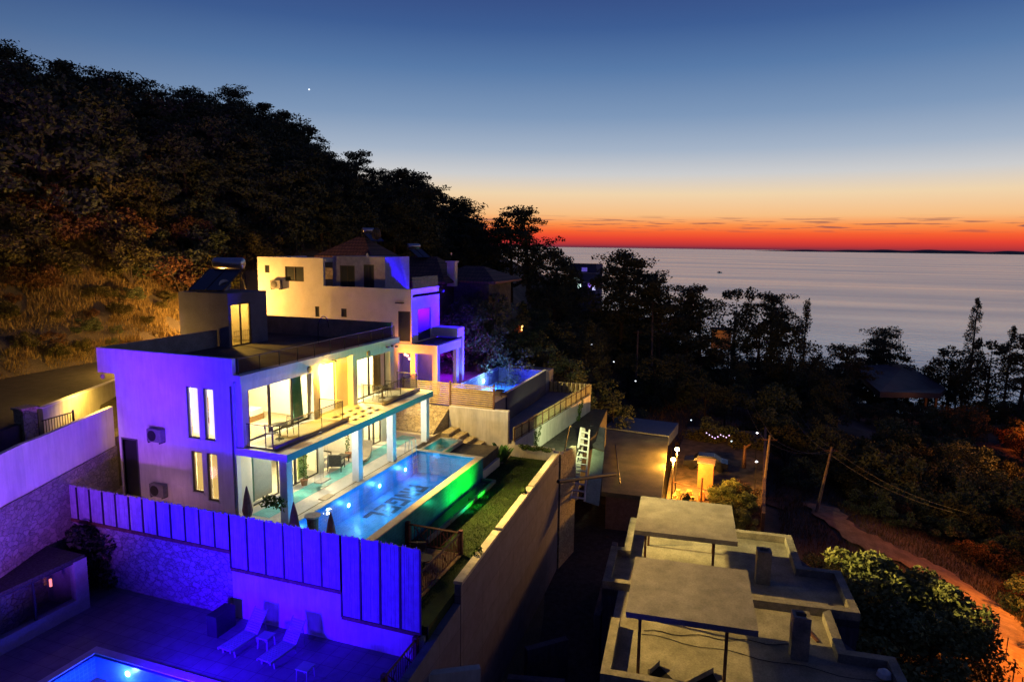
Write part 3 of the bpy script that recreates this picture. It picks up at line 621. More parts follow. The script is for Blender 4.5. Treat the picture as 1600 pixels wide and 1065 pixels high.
curtain(1.0, 1.5, .02, 2.7, .42, mat('pale_green_curtain', (.45, .62, .45), .9, .1), 'pale green curtain at the corner of the ground floor')
curtain(1.5, 2.8, .02, 2.7, .46, cream, 'white sheer curtain behind the corner ground floor window')
curtain(4.8, 5.5, .02, 2.7, .42, mat('olive_curtain', (.35, .42, .12), .9, .1), 'olive curtain in the middle of the ground floor glazing')
curtain(3.4, 4.1, .02, 2.7, .46, cream, 'white sheer curtain beside the olive curtain on the ground floor')
curtain(10.2, 11.2, .02, 2.6, .46, cream, 'white sheer curtain in the ground floor window behind the sun lounger')
for i, h in enumerate(hs[:4]):
    mb = MB()
    n_ = 8
    for k in range(n_ + 1): yy = h[0] + (h[1] - h[0]) * k / n_; mb.v += [(.32 + (.03 if k % 2 else 0), yy, h[3]), (.32 + (.03 if k % 2 else 0), yy, h[2])]
    mb.f = [(2 * k, 2 * k + 1, 2 * k + 3, 2 * k + 2) for k in range(n_)]
    M_ = [mat('lit_blind_upper', (.85, .78, .6), .9, .05, emit=(1, .80, .42), es=1.25), mat('lit_blind_upper'  , (.85, .78, .6)), mat('lit_blind_lower', (.8, .6, .25), .9, .1, emit=(1, .62, .16), es=.75), MC.get('lit_blind_lower')][i]
    solo('window_blind', mb, M_, ['glowing cream blind in the upper narrow side window nearer the balcony', 'glowing cream blind in the upper narrow side window nearer the air conditioner', 'amber blind in the lower narrow side window nearer the corner column', 'amber blind in the lower narrow side window above the fence step'][i], 'blind')
# furniture inside and on balconies
def chair(loc, rz, lab, m_, style='cafe', grp=None, s=1.):
    t_ = thing('chair' if style != 'arm' else 'armchair', loc, lab, 'chair' if style != 'arm' else 'armchair', grp)
    T = Matrix.Translation(loc) @ Matrix.Rotation(rz, 4, 'Z') @ Matrix.Scale(s, 4)
    if style == 'cafe':
        part('seat', MB(T).box(-.21, .21, -.2, .2, .43, .46), m_, t_)
        b_ = MB(T)
        b_.bar((-.2, -.2, .46), (-.28, -.2, .88), .016, 5); b_.bar((-.2, .2, .46), (-.28, .2, .88), .016, 5); b_.bar((-.28, -.2, .88), (-.28, .2, .88), .018, 5)
        for k in range(4): b_.bar((-.2, -.12 + .08 * k, .46), (-.28, -.12 + .08 * k, .88), .009, 4)
        part('backrest', b_, m_, t_)
        for sx_ in (-.19, .19):
            for sy_ in (-.18, .18): part('leg', MB(T).bar((sx_, sy_, .43), (sx_ * 1.25, sy_ * 1.1, 0), .015, 5), m_, t_)
    else:
        part('seat_cushion', MB(T).box(-.28, .33, -.28, .28, .3, .44), mat('cushion', (.55, .48, .36), .9, .1), t_)
        b_ = MB(T); b_.box(-.42, -.29, -.33, .33, .28, .85); part('backrest', b_, m_, t_)
        for y_ in (-.33, .33):
            a_ = MB(T); a_.bar((-.35, y_, .6), (.32, y_, .58), .035, 6); a_.bar((.3, y_, .58), (.34, y_, 0), .028, 6); a_.bar((-.36, y_, .6), (-.42, y_, 0), .028, 6); a_.box(-.35, .3, y_ - .02, y_ + .02, .22, .3); part('armrest', a_, m_, t_)
    return t_
def table(loc, r_, h, lab, m_, n=20):
    t_ = thing('table', loc, lab, 'table')
    x, y, z = loc; part('tabletop', MB().lathe((x, y, z + h - .03), [(r_, 0), (r_, .03)], n), m_, t_); part('pedestal', MB().bar((x, y, z + .02), (x, y, z + h - .03), .03, 8), m_, t_); part('base', MB().lathe((x, y, z), [(r_ * .6, 0), (r_ * .55, .02), (.04, .03)], 16), m_, t_)
blackiron = mat('black_iron', (.04, .035, .03), .5, .1, metal=.4); rattan = mat('dark_rattan', (.07, .06, .045), .8, .25, 12)
table((1.75, -1.0, 3.22), .36, .72, 'small round table on the near balcony', blackiron)
chair((1.15, -1.05, 3.22), 0, 'black iron chair on the near side of the balcony table', blackiron, grp='iron chairs on the near balcony')
chair((2.35, -.95, 3.22), R(180), 'black iron chair on the far side of the near balcony table', blackiron, grp='iron chairs on the near balcony')
table((11.0, -1.0, 3.22), .36, .72, 'small round table on the far balcony', blackiron)
chair((10.45, -1.05, 3.22), 0, 'black iron chair on the near side of the far balcony table', blackiron, grp='iron chairs on the far balcony')
chair((11.6, -.95, 3.22), R(180), 'black iron chair on the far side of the far balcony table', blackiron, grp='iron chairs on the far balcony')
bd = thing('bed', (3.7, 3.3, 3.15), 'white double bed seen through the first upper window', 'bed')
part('mattress', MB().box(2.9, 4.7, 2.4, 4.4, 3.45, 3.75), cream, bd); part('bed_base', MB().box(2.88, 4.72, 2.38, 4.5, 3.15, 3.449), mat('oak_board', (.38, .2, .08), .6, .2, 4), bd); part('headboard', MB().box(2.7, 4.9, 4.5, 4.59, 3.15, 4.4), MC['oak_board'], bd)
solo('wall_cabinet', MB().box(2.6, 4.6, 4.2, 4.59, 5.05, 5.6), MC['oak_board'], 'brown wooden wall cabinet high inside the first upper room', 'cabinet')
def sofa2(): pass
chair((7.35, .75, 0), R(-90), 'dark rattan armchair with cream cushion at the back of the lounge recess', rattan, 'arm', 'rattan armchairs in the lounge recess', 1.15)
chair((7.0, -.45, 0), R(20), 'dark rattan armchair nearest the pool in the lounge recess', rattan, 'arm', 'rattan armchairs in the lounge recess', 1.1)
cf = thing('coffee_table', (8.0, -.2, 0), 'low dark rattan coffee table between the armchairs', 'table'); part('tabletop', MB().box(7.7, 8.5, -.35, .25, .34, .4), rattan, cf)
for a in (7.75, 8.42):
    for c in (-.3, .18): part('leg', MB().box(a, a + .05, c, c + .05, 0, .339), rattan, cf)
# curved lounger
lg = thing('sun_lounger', (9.2, -1.0, 0), 'curved tan sun lounger on the patio behind the middle columns', 'sun lounger')
def curved(root, base, ang, m_, s=1.):
    T = Matrix.Translation(base) @ Matrix.Rotation(ang, 4, 'Z') @ Matrix.Scale(s, 4); mb = MB(T); n = 14; vs = []
    for i in range(n + 1):
        a = i / n; x = -.95 + 1.9 * a; z = .30 - .12 * math.sin(a * 2.6) + (max(a - .55, 0) ** 1.2) * 1.75; vs += [(x, -.3, z), (x, .3, z), (x, .3, z - .04), (x, -.3, z - .04)]
    mb.add(vs, [(4 * i + j, 4 * i + (j + 1) % 4, 4 * i + 4 + (j + 1) % 4, 4 * i + 4 + j) for i in range(n) for j in range(4)] + [(3, 2, 1, 0), (4 * n, 4 * n + 1, 4 * n + 2, 4 * n + 3)])
    part('sling_seat', mb, m_, root)
    for y_ in (-.28, .28): part('rocker', MB(T).bar((-.8, y_, .22), (-.2, y_, .03), .02, 5).bar((-.2, y_, .03), (.45, y_, .05), .02, 5).bar((.45, y_, .05), (.75, y_, .7), .02, 5), blackiron, root)
curved(lg, (8.95, -.95, 0), R(15), mat('tan_sling', (.42, .34, .22), .8, .15))
for i, (x, y) in enumerate(((13.9, .4), (14.35, 1.3))):
    t_ = thing('bar_stool', (x, y, 0), ('tall white bar stool at the far end of the patio beside the last column', 'second tall white bar stool further back by the stone bank')[i], 'stool', 'bar stools')
    part('seat', MB().box(x - .2, x + .2, y - .2, y + .2, .78, .82), whiteplastic, t_); part('backrest', MB().box(x + .16, x + .2, y - .2, y + .2, .821, 1.15), whiteplastic, t_)
    for a in (-1, 1):
        for c in (-1, 1): part('leg', MB().bar((x + a * .16, y + c * .16, .78), (x + a * .22, y + c * .22, 0), .014, 5), whiteplastic, t_)
    part('footrest', MB().bar((x - .2, y - .2, .3), (x - .2, y + .2, .3), .012, 5).bar((x - .2, y + .2, .3), (x + .2, y + .2, .3), .012, 5), whiteplastic, t_)
sw = thing('swing_seat', (4.3, -1.35, .35), 'flat hanging swing seat with thin ropes under the balcony', 'swing')
part('seat', MB().box(3.95, 4.75, -1.65, -1.2, .34, .40), mat('cushion', (.5, .5, .4)), sw)
for a in (3.98, 4.72): part('rope', MB().bar((a, -1.62, .4), (a, -1.43, 2.82), .010, 4).bar((a, -1.23, .4), (a, -1.43, 2.82), .010, 4), mat('rope', (.45, .40, .3), .9, .1), sw)
solo('bath_mat', MB().box(2.9, 3.7, -2.62, -2.2, 0.0, .03), mat('tan_sling', (.4, .3, .2)), 'small tan mat on the pale deck between the first two columns', 'mat')
for (x, y, s_, lab) in ((9.0, .1, .5, 'leafy potted climber beside the lounge recess window'), (4.3, -.35, .42, 'thin potted climber in front of the ground floor glazing')):
    pt = thing('potted_plant', (x, y, 0), lab, 'plant'); part('pot', MB().lathe((x, y, 0), [(.14, 0), (.2, .3), (.17, .31)], 12), mat('terracotta', (.35, .16, .08), .8, .1), pt)
    mb = MB()
    for k in range(9): leafcloud(mb, (x + .06 * rs.randn(), y + .06 * rs.randn(), .4 + k * .22), (.14, .14, .16), 34, .05, rs)
    part('leaves', mb, ivym, pt); part('stem', MB().bar((x, y, .3), (x, y, 2.2), .015, 5), wood, pt)
# room lamps
def clamp(nm, p, lab, r_=.1):
    return solo(nm, MB().lathe(p, [(r_, -.03), (r_, 0), (r_ * .6, .03)], 12), mat('lamp_glow', (.9, .9, .8), .5, .02, emit=(1, .85, .55), es=6), lab, 'ceiling lamp', 'ceiling lamps inside the villa')
warm = (1.0, .80, .40)
for (x, y, z_, pw, lab) in ((2.8, 1.5, 5.72, 2300, 'round ceiling lamp in the first upper bedroom'), (11.3, 1.5, 5.72, 2300, 'round ceiling lamp in the far upper bedroom'), (7.0, 1.6, 5.72, 500, 'round ceiling lamp in the upper hall'), (3.0, 1.8, 2.66, 1400, 'round ceiling lamp in the near ground floor room'), (11.3, 1.8, 2.6, 1400, 'round ceiling lamp in the far ground floor room'), (8.1, 1.0, 2.66, 400, 'round ceiling lamp in the lounge recess')):
    clamp('ceiling_lamp', (x, y, z_ + .12), lab); light('room_light', 'POINT', (x, y, z_ - .08), warm, pw, .09)
clamp('ceiling_lamp', (9, 9, 9.0), 'ceiling lamp inside the rooftop stair tower'); light('tower_light', 'POINT', (9.2, 8.9, 8.7), (1, .52, .06), 1500, .12)
for i, x in enumerate((2.2, 4.6, 7.6, 11.2)):
    solo('balcony_downlight', MB().lathe((x, -1.4, 2.818), [(.07, -.02), (.07, 0)], 10), MC['lamp_glow'], ['soffit spot above the deck by the corner column', 'soffit spot above the swing seat', 'soffit spot above the armchairs', 'soffit spot above the sun lounger'][i], 'ceiling lamp', 'soffit spots under the balcony')
    light('patio_light', 'POINT', (x, -1.4, 2.68), (1, .93, .70), 170, .06)
solo('balcony_wall_lamp', MB().box(5.845, 5.93, -.26, -.12, 5.5, 5.72), MC['lamp_glow'], 'small lit wall lamp on the far side of the first window frame', 'wall lamp'); light('balcony_light', 'POINT', (6.2, -.4, 5.6), (1, .52, .05), 1500, .08)

# added floodlights under the roof edge, standing in for the villa's window light on the lawn wall and the concrete roofs
for (p, to, pw, an, lab) in (((7.0, -.55, 6.0), (8, -24, -2.0), 44000, 74, 'floodlight under the middle of the roof band'), ((13.2, -.55, 6.0), (30, -6, 0), 900, 44, 'floodlight at the far end of the roof band'), ((13.7, -.55, 5.9), (17, -3.5, 1.6), 4200, 100, 'second floodlight at the far end of the roof band')):
    f_ = thing('floodlight', p, lab, 'floodlight'); part('housing', MB().box(p[0] - .09, p[0] + .09, p[1] - .02, p[1] + .12, p[2] - .02, p[2] + .09), metal, f_); part('lens', MB().box(p[0] - .07, p[0] + .07, p[1] - .03, p[1] - .021, p[2] - .01, p[2] + .07), MC['lamp_diffuser'], f_)
    light('yellow_flood', 'SPOT', (p[0], p[1] - .06, p[2] - .03), (1, .62, .15), pw, .12, to, an, 1)

# small lamp under the roof overhang at the back corner, over the drive
solo('driveway_lamp', MB().lathe((-.08, 7.75, 5.72), [(.05, 0), (.1, .05), (.1, .2), (.04, .25)], 10), MC['lamp_diffuser'], 'small lamp under the back roof overhang above the driveway wall', 'wall lamp'); light('driveway_light', 'SPOT', (-.3, 8.0, 5.6), (1, .58, .08), 900, .1, (-.6, 9.2, 3.6), 150, .9)
solo('passage_lamp', MB().lathe((-1.9, 4.2, 0.0), [(.04, 0), (.04, .5), (.09, .52), (.06, .62)], 8), MC['lamp_diffuser'], 'low garden lamp in the passage between the side wall and the blue fence', 'garden light'); light('passage_light', 'POINT', (-2.2, 3.8, .75), (1, .42, .62), 38, .3)  # added pinkish fill for the lower side wall

# ---------------------------------------------------------------- main pool
pool = thing('swimming_pool', (6, -5, -1.4), 'long raised swimming pool with blue lit water and dark lettering on its floor', 'swimming pool')
copm = mat('pool_coping', (.62, .54, .38), .6, .15, 2)
mb = MB(); mb.box(-1.55, 12.1, -7.09, -6.85, -4.1, -.06); mb.box(-1.8, -1.56, -7.09, -2.9, -4, -.06); mb.box(11.86, 12.1, -6.85, -2.9, -4, -.06)
part('outer_wall', mb, tileside, pool)
mb = MB(); mb.box(-1.55, 11.86, -6.85, -2.46, -1.5, -1.4); part('pool_floor', mb, tilepool, pool)
mb = MB(); mb.box(-1.55, 11.86, -2.9, -2.46, -1.398, -.04); mb.box(-1.55, 11.86, -6.849, -6.83, -1.398, -.04); part('inner_wall', mb, tileblue, pool)
mb = MB(); mb.box(-1.8, 12.1, -7.12, -6.72, -.058, 0); mb.box(-1.8, 12.1, -2.93, -2.46, -.038, 0.004); mb.box(11.8, 12.12, -6.72, -2.93, -.058, 0.0); mb.box(-1.8, -1.45, -6.72, -2.93, -.058, 0); part('coping', mb, copm, pool)
part('deck_joint', MB().box(-1.8, 14.8, -2.56, -2.51, .005, .008), mat('joint', (.10, .07, .04), .8, .1), pool)
mb = MB(); mb.box(-1.44, 11.79, -6.71, -2.94, -.16, -.10); part('water', MB().add([(-1.45, -6.83, -.11), (11.86, -6.83, -.11), (11.86, -2.9, -.11), (-1.45, -2.9, -.11)], [(0, 1, 2, 3)]), water, pool)
# block letters on the floor
GL = {'A': ["01110", "11011", "11011", "11111", "11011", "11011"], 'N': ["11001", "11101", "11111", "11111", "11011", "11001"], 'G': ["01111", "11000", "11000", "11011", "11001", "01111"], 'E': ["11111", "11000", "11110", "11110", "11000", "11111"], 'L': ["11000", "11000", "11000", "11000", "11000", "11111"]}
polys = {'A': [[(0, 0), (.22, 0), (.22, .35), (.58, .35), (.58, 0), (.8, 0), (.8, 1), (0, 1)]], 'N': [], }
def letter(ch, mb, f):
    B = {'A': [(0, .27, 0, 1), (.6, .87, 0, 1), (.27, .6, .78, 1), (.27, .6, .32, .52)], 'G': [(0, .27, 0, 1), (.27, .87, .78, 1), (.27, .87, 0, .22), (.6, .87, .22, .54), (.42, .6, .36, .54)],
         'E': [(0, .27, 0, 1), (.27, .87, .8, 1), (.27, .87, 0, .2), (.27, .8, .4, .6)], 'L': [(0, .27, 0, 1), (.27, .87, 0, .22)], 'N': [(0, .25, 0, 1), (.62, .87, 0, 1)]}[ch]
    for a, b_, c, d in B: mb.add([f(a, c), f(b_, c), f(b_, d), f(a, d)], [(0, 1, 2, 3)])
    if ch == 'N': mb.add([f(.25, 1), f(.25, .6), f(.62, 0), f(.62, .4)], [(0, 1, 2, 3)])
for i, ch in enumerate('ANGEL'):
    mb = MB(); x0 = 9.75 - i * 1.06
    letter(ch, mb, lambda u, w: (x0 - u, -3.52 - w * 1.24, -1.385))
    part('floor_letter', mb, mat('navy_mosaic', (.002, .014, .05), .35, .2, 9), pool)
# pool lamps
poolblue = (.10, .50, 1.0)
for i, (x, y, pw) in enumerate(((1.2, -3.1, 45), (4.4, -3.1, 60), (7.4, -3.1, 75), (10.3, -3.1, 75))):
    p_ = part('pool_lamp', MB().lathe((x, -2.905, -.75), [(.10, -.0), (.10, .03), (.02, .04)], 12, (0, -1, 0)), mat('pool_lamp_glow', (.9, .95, 1), .4, .02, emit=(.6, .85, 1), es=14), pool)
    light('pool_light', 'POINT', (x, -3.4, -.7), (.12, .45, 1.0), pw, .1)
for x, pw in ((-.6, 60), (1.6, 60), (3.8, 70), (6, 80), (8.2, 80), (10.6, 80)): light('pool_light', 'POINT', (x, -6.6, -.30), (.12, .66, .98), pw, .12)
# plunge pool beside
pp = thing('plunge_pool', (13.5, -3.6, -.6), 'small square teal plunge pool at the far end of the main pool', 'swimming pool')
mb = MB(); mb.box(12.14, 14.9, -4.56, -4.38, -1, 0.0); mb.box(14.72, 14.9, -4.38, -2.95, -1, 0); mb.box(12.14, 14.72, -3.1, -2.935, -1, 0.0); part('coping', mb, copm, pp)
part('basin', MB().box(12.14, 14.72, -4.38, -3.1, -.9, -.6), brickmat('teal_mosaic', (.03, .35, .38), (.05, .42, .44), (.15, .45, .45), .1, .1, .01, rough=.3, axis='XY', bump=.1), pp)
part('water', MB().add([(12.14, -4.38, -.12), (14.72, -4.38, -.12), (14.72, -3.1, -.12), (12.14, -3.1, -.12)], [(0, 1, 2, 3)]), water, pp)
lad = thing('pool_ladder', (11.2, -2.9, 0), 'chrome pool ladder on the deck side of the main pool', 'ladder')
for x in (11.0, 11.5): part('handrail', MB().bar((x, -2.5, 0), (x, -2.55, .7), .02, 6).bar((x, -2.55, .7), (x, -2.95, .8), .02, 6).bar((x, -2.95, .8), (x, -3.1, -1.2), .02, 6), steel, lad)
mb = MB()
for k in range(3): mb.box(11.0, 11.5, -3.13, -3.05, -.3 - .3 * k, -.27 - .3 * k)
part('rungs', mb, steel, lad)
# overflow trough with green floodlight
tr = thing('overflow_trough', (8, -7.9, -1.4), 'narrow stone overflow trough along the foot of the raised pool', 'trough')
mb = MB(); mb.box(3.2, 11.9, -8.0, -7.85, -1.6, -1.22); mb.box(11.75, 11.9, -7.85, -7.1, -1.6, -1.22); part('kerb', mb, mat('grey_stone', (.22, .24, .22), .8, .2, 4), tr)
part('water', MB().add([(3.2, -7.85, -1.33), (11.75, -7.85, -1.33), (11.75, -7.1, -1.33), (3.2, -7.1, -1.33)], [(0, 1, 2, 3)]), water, tr)
fl = thing('green_floodlight', (8.6, -7.6, -1.3), 'small green floodlight hidden in the trough shining on the pool wall', 'floodlight')
part('housing', MB().box(8.5, 8.7, -7.8, -7.68, -1.3, -1.15), metal, fl); part('lens', MB().box(8.52, 8.68, -7.679, -7.67, -1.28, -1.17), mat('green_lens', (.1, .6, .1), .4, .02, emit=(.1, 1, .1), es=3), fl)
light('green_light', 'SPOT', (9.6, -8.8, -1.2), (.02, 1, .03), 800, .1, (9.7, -7.09, -.6), 92, 1); light('green_light', 'SPOT', (8.0, -8.8, -1.2), (.02, 1, .03), 560, .1, (8.0, -7.09, -.6), 92, 1); light('green_light', 'SPOT', (7.4, -8.6, -1.25), (.01, .6, .22), 130, .1, (7.2, -7.09, -.7), 128, 1)
light('green_grass_light', 'SPOT', (8.7, -7.95, -1.1), (.05, 1, .05), 110, .05, (7.4, -9.8, -1.4), 84, 1)
# things behind the blue fence: closed parasols, wooden tub
red = mat('dark_red_canvas', (.26, .13, .13), .9, .15)
for i, (x, y, z_, s_) in enumerate(((-.9, -1.3, 1.85, 1.), (-1.3, -4.05, 1.75, 1.05), (-1.3, -5.85, 1.45, .95))):
    t_ = thing('closed_parasol', (x, y, 0), ['closed dark parasol poking above the fence left of the corner column', 'closed dark red parasol behind the fence beside the wooden tub', 'closed dark red parasol behind the fence at the near end of the pool'][i], 'parasol', 'closed parasols')
    part('canopy', MB().lathe((x, y, z_ - 1.35 * s_), [(.17, 0), (.23, .25), (.13, .9), (.02, 1.35)], 10), red, t_); part('pole', MB().bar((x, y, -.02), (x, y, z_ - 1.3 * s_), .025, 6), wood, t_)
tb = thing('wooden_tub', (-.9, -4.7, 0), 'brown wooden tub with a pale top behind the fence', 'tub'); part('barrel', MB().lathe((-1.0, -4.75, 0), [(.2, 0), (.24, .9), (.26, 1.05)], 14), wood, tb); part('lid', MB().lathe((-1.0, -4.75, 1.052), [(.34, 0), (.34, .06)], 16), MC['pale_coping'], tb)
mb = MB()
for k in range(7): leafcloud(mb, (-.3, -1.75 - .22 * k * .7, .9 + .2 * rs.rand()), (.25, .2, .3), 50, .07, rs)
sh_ = solo('shrub', mb, ivym, 'low dark shrub behind the fence at the foot of the corner column', 'shrub')

# ---------------------------------------------------------------- blue lit reed fence
FX = -3.12
fn = thing('reed_fence', (FX, -2, 0), 'stepped reed panel fence lit deep blue across the foreground', 'fence')
def reedpanel(y0, y1, z0, z1):
    mb = MB(); n = 22
    for i in range(n):
        a = y0 + (y1 - y0) * i / n; c = y0 + (y1 - y0) * (i + .93) / n
        mb.box(FX - .02 - .012 * rs.rand(), FX + .01, a, c, z0, z1 + (rs.rand() ** 2) * .10 - .02)
    part('reed_panel', mb, reed, fn)
mb = MB(); railmb = MB()
for (ya, yb, zb, n) in ((6.75, -2.37, .05, 12), (-2.37, -7.55, -.66, 6), (-7.55, -10.88, -1.66, 4)):
    w_ = (yb - ya) / n
    for k in range(n):
        y0 = ya + w_ * k; y1 = y0 + w_; reedpanel(y1 + .04, y0 - .04, zb + .05, 1.58)
    for k in range(n + 1):
        y0 = ya + w_ * k; mb.box(FX - .06, FX - .02, y0 - .035, y0 + .035, zb, 1.57)
    railmb.box(FX - .07, FX - .021, yb, ya, zb - .09, zb + .045)
part('fence_post', mb, mat('black_post', (.02, .015, .03), .6, .1), fn); part('bottom_rail', railmb, wood, fn)
# lower foreground terrace
mb = MB(); mb.box(-3.1, -2.9, -2.37, 9, -4.5, .0); solo('foreground_stone_wall', mb, rubble, 'blue lit rubble stone wall below the first fence section', 'wall')
mb = MB(); mb.box(-3.11, -2.9, -7.55, -2.372, -4.5, -.76); mb.box(-3.11, -2.9, -11.0, -7.551, -4.5, -1.76); solo('plaster_wall', mb, offwhite, 'smooth plaster wall below the lower fence sections, lit blue behind the sun loungers', 'wall')
TZ = -2.75
mb = MB(); mb.slab(-24, -3.12, -10.9, 9, -4.6, TZ, [(-22, -6.95, -8.5, .55)]); struct('terrace_floor', mb, brickmat('terrace_tiles', (.12, .11, .15), (.15, .13, .17), (.05, .045, .07), .6, .6, .012, 0, .5, 'XY', .3))
fp = thing('foreground_pool', (-12, -4, TZ), 'bright blue lit pool in the bottom left corner', 'swimming pool')
part('basin', MB().box(-22, -6.951, -8.5, .55, -4.5, -4.2), tilepool, fp); mb = MB(); mb.box(-22, -6.951, .45, .549, -4.2, TZ - .02); mb.box(-7.05, -6.951, -8.5, .45, -4.2, TZ - .02); part('inner_wall', mb, tileblue, fp)
mb = MB(); mb.box(-22, -6.65, .53, .85, TZ + .002, TZ + .05); mb.box(-6.97, -6.65, -8.5, .53, TZ + .002, TZ + .05); part('coping', mb, mat('pool_edge', (.5, .48, .5), .5, .1), fp)
part('water', MB().add([(-22, -8.5, TZ - .08), (-7.05, -8.5, TZ - .08), (-7.05, .45, TZ - .08), (-22, .45, TZ - .08)], [(0, 1, 2, 3)]), water, fp)
for (x, y) in ((-7.3, -1.15), (-7.3, -3.9)):
    part('pool_lamp', MB().lathe((-7.06, y, TZ - .32), [(.1, 0), (.1, .02), (.02, .03)], 12, (-1, 0, 0)), mat('pool_lamp_blue', (.9, .95, 1), .4, .02, emit=(.5, .75, 1), es=25), fp); light('blue_pool_light', 'POINT', (x - .1, y, TZ - .35), (.03, .04, 1.0), 600, .1)
light('blue_pool_light', 'POINT', (-9, -.5, TZ - .5), (.02, .10, 1.0), 200, .1); light('blue_pool_light', 'POINT', (-10, -5.5, TZ - .6), (.02, .03, 1.0), 500, .1)
blue = (.05, .0, 1.0)
# floodlights on the foreground villa
fb = thing('foreground_villa', (-6, 5, TZ), 'low dark glazed house front with a lilac frame in the bottom left corner', 'house')
lil = mat('lilac_render', (.30, .26, .33), .85, .12, 1.5)
mb = MB(); mb.box(-5.25, -4.7, 3.62, 3.9, TZ, -.55); mb.box(-14, -5.25, 3.62, 3.9, TZ, -2.15); mb.box(-4.9, -4.7, 3.9, 7.2, TZ, -.6); part('frame', mb, lil, fb)
mb = MB(); mb.box(-14, -4.75, 3.66, 8.4, -.55, -.42); part('roof', mb, gravel, fb)
mb = MB(); mb.box(-14, -5.25, 3.66, 3.72, -.62, -.551); mb.box(-6.9, -6.82, 3.66, 3.74, -2.15, -.62); part('window_frame', mb, metal, fb)
part('pane', MB().box(-14, -5.25, 3.74, 3.76, -2.15, -.62), glass, fb); part('back_wall', MB().box(-14, -4.95, 6.4, 6.5, TZ, -.56), mat('dark_room', (.06, .09, .07), .9, .2), fb)
part('brick_panel', MB().box(-10.4, -8.3, 5.6, 5.8, TZ, -1.5), mat('brick_red', (.35, .10, .05), .9, .3, 4), fb)
light('lantern_light', 'POINT', (-9.6, 4.6, -.9), (1, .3, .15), 3, .1)
solo('lantern', MB().bar((-6.25, 3.6, -1.05), (-6.25, 3.6, -.75), .05, 6), mat('lantern_glow', (.9, .4, .2), .5, .02, emit=(1, .25, .08), es=1.2), 'tiny orange lantern hanging at the dark glazed front', 'lantern')
mb = MB()
for k in range(26): leafcloud(mb, (-4.3 + 1.1 * rs.rand(), 4.2 + 2.2 * rs.rand(), -2.4 + 2.3 * rs.rand()), (.45, .45, .45), 90, .1, rs)
solo('dark_shrub', mb, leafmat('dark_leaf', (.012, .02, .012), (.03, .045, .02)), 'dark bushy shrub in the corner between the house front and the stone wall', 'shrub')
# loungers and small tables
def lounger(loc, rz, lab, src=None):
    t_ = thing('white_sun_lounger', loc, lab, 'sun lounger', 'white plastic sun loungers on the blue terrace'); T = Matrix.Translation(loc) @ Matrix.Rotation(rz, 4, 'Z')
    m_ = MB(T)
    for k in range(13): m_.box(-.9 + k * .095, -.82 + k * .095, -.3, .3, .30, .33)
    m_.box(-.93, .34, -.33, -.29, .26, .335); m_.box(-.93, .34, .29, .33, .26, .335); part('bed', m_, whiteplastic, t_)
    m_ = MB(T)
    for k in range(10): a = k * .085; m_.add([(.34 + a * .62, -.3, .33 + a * .8), (.34 + a * .62, .3, .33 + a * .8), (.34 + a * .62 + .04, .3, .33 + a * .8 + .055), (.34 + a * .62 + .04, -.3, .33 + a * .8 + .055)], [(0, 1, 2, 3)])
    for y_ in (-.31, .31): m_.bar((.33, y_, .31), (.9, y_, 1.05), .022, 5)
    part('backrest', m_, whiteplastic, t_)
    for x_ in (-.75, .3):
        for y_ in (-.29, .29): part('leg', MB(T).bar((x_, y_, .28), (x_ + .04, y_ * 1.05, 0), .03, 5), whiteplastic, t_)
    part('prop', MB(T).bar((.75, -.28, .86), (.85, -.28, 0), .02, 5).bar((.75, .28, .86), (.85, .28, 0), .02, 5), whiteplastic, t_)
lounger((-4.55, -4.15, TZ), R(-6), 'white sun lounger on the blue terrace, the left one under the plaster wall'); lounger((-4.6, -5.95, TZ), R(-6), 'white sun lounger on the blue terrace, the right one under the plaster wall')
def stool(loc, lab):
    t_ = thing('side_table', loc, lab, 'table', 'small white plastic tables'); x, y, z = loc; part('tabletop', MB().box(x - .25, x + .25, y - .25, y + .25, z + .42, z + .46), whiteplastic, t_)
    for a in (-1, 1):
        for c in (-1, 1): part('leg', MB().bar((x + a * .2, y + c * .2, z + .42), (x + a * .22, y + c * .22, z), .025, 5), whiteplastic, t_)
stool((-4.35, -5.0, TZ), 'small white plastic table between the two white loungers'); stool((-5.4, -7.55, TZ), 'small white plastic table near the bottom edge, apart from the loungers')
def woodrail(root, pts, z0, h, cross=True):
    for a, c in zip(pts, pts[1:]):
        m_ = MB(); d = math.dist(a, c); n = max(int(d / .16), 2)
        m_.bar((*a, z0 + .12), (*c, z0 + .12), .035, 4)
        for k in range(1, n):
            p = [a[i] + (c[i] - a[i]) * k / n for i in (0, 1)]; m_.bar((*p, z0 + .12), (*p, z0 + h), .015, 4)
        if cross:
            for k in range(max(int(d / 1.1), 1)):
                n2 = max(int(d / 1.1), 1); p = [a[i] + (c[i] - a[i]) * (k + .25) / n2 for i in (0, 1)]; q = [a[i] + (c[i] - a[i]) * (k + .75) / n2 for i in (0, 1)]
                m_.bar((*p, z0 + .2), (*q, z0 + h - .1), .022, 4); m_.bar((*q, z0 + .2), (*p, z0 + h - .1), .022, 4)
        part('baluster_panel', m_, mat('red_brown_timber', (.16, .05, .04), .6, .2, 5), root)
        m_ = MB(); m_.bar((*a, z0 + h), (*c, z0 + h), .05, 4); part('top_rail', m_, wood, root)
    for a in pts: part('rail_post', MB().box(a[0] - .09, a[0] + .09, a[1] - .09, a[1] + .09, z0, z0 + h + .12), mat('red_brown_timber', (.16, .05, .04)), root)
fr = thing('terrace_railing', (-5, -10.6, TZ), 'dark red timber railing at the edge of the blue terrace', 'railing'); woodrail(fr, [(-3.3, -10.75), (-5.6, -10.8), (-8, -10.9)], TZ, .95)
solo('planter_box', MB().box(-4.6, -3.6, -2.9, -2.42, TZ, TZ + .85), metal, 'dark box standing against the stone wall left of the loungers', 'planter')  # plain dark box filling the dark square by the wall
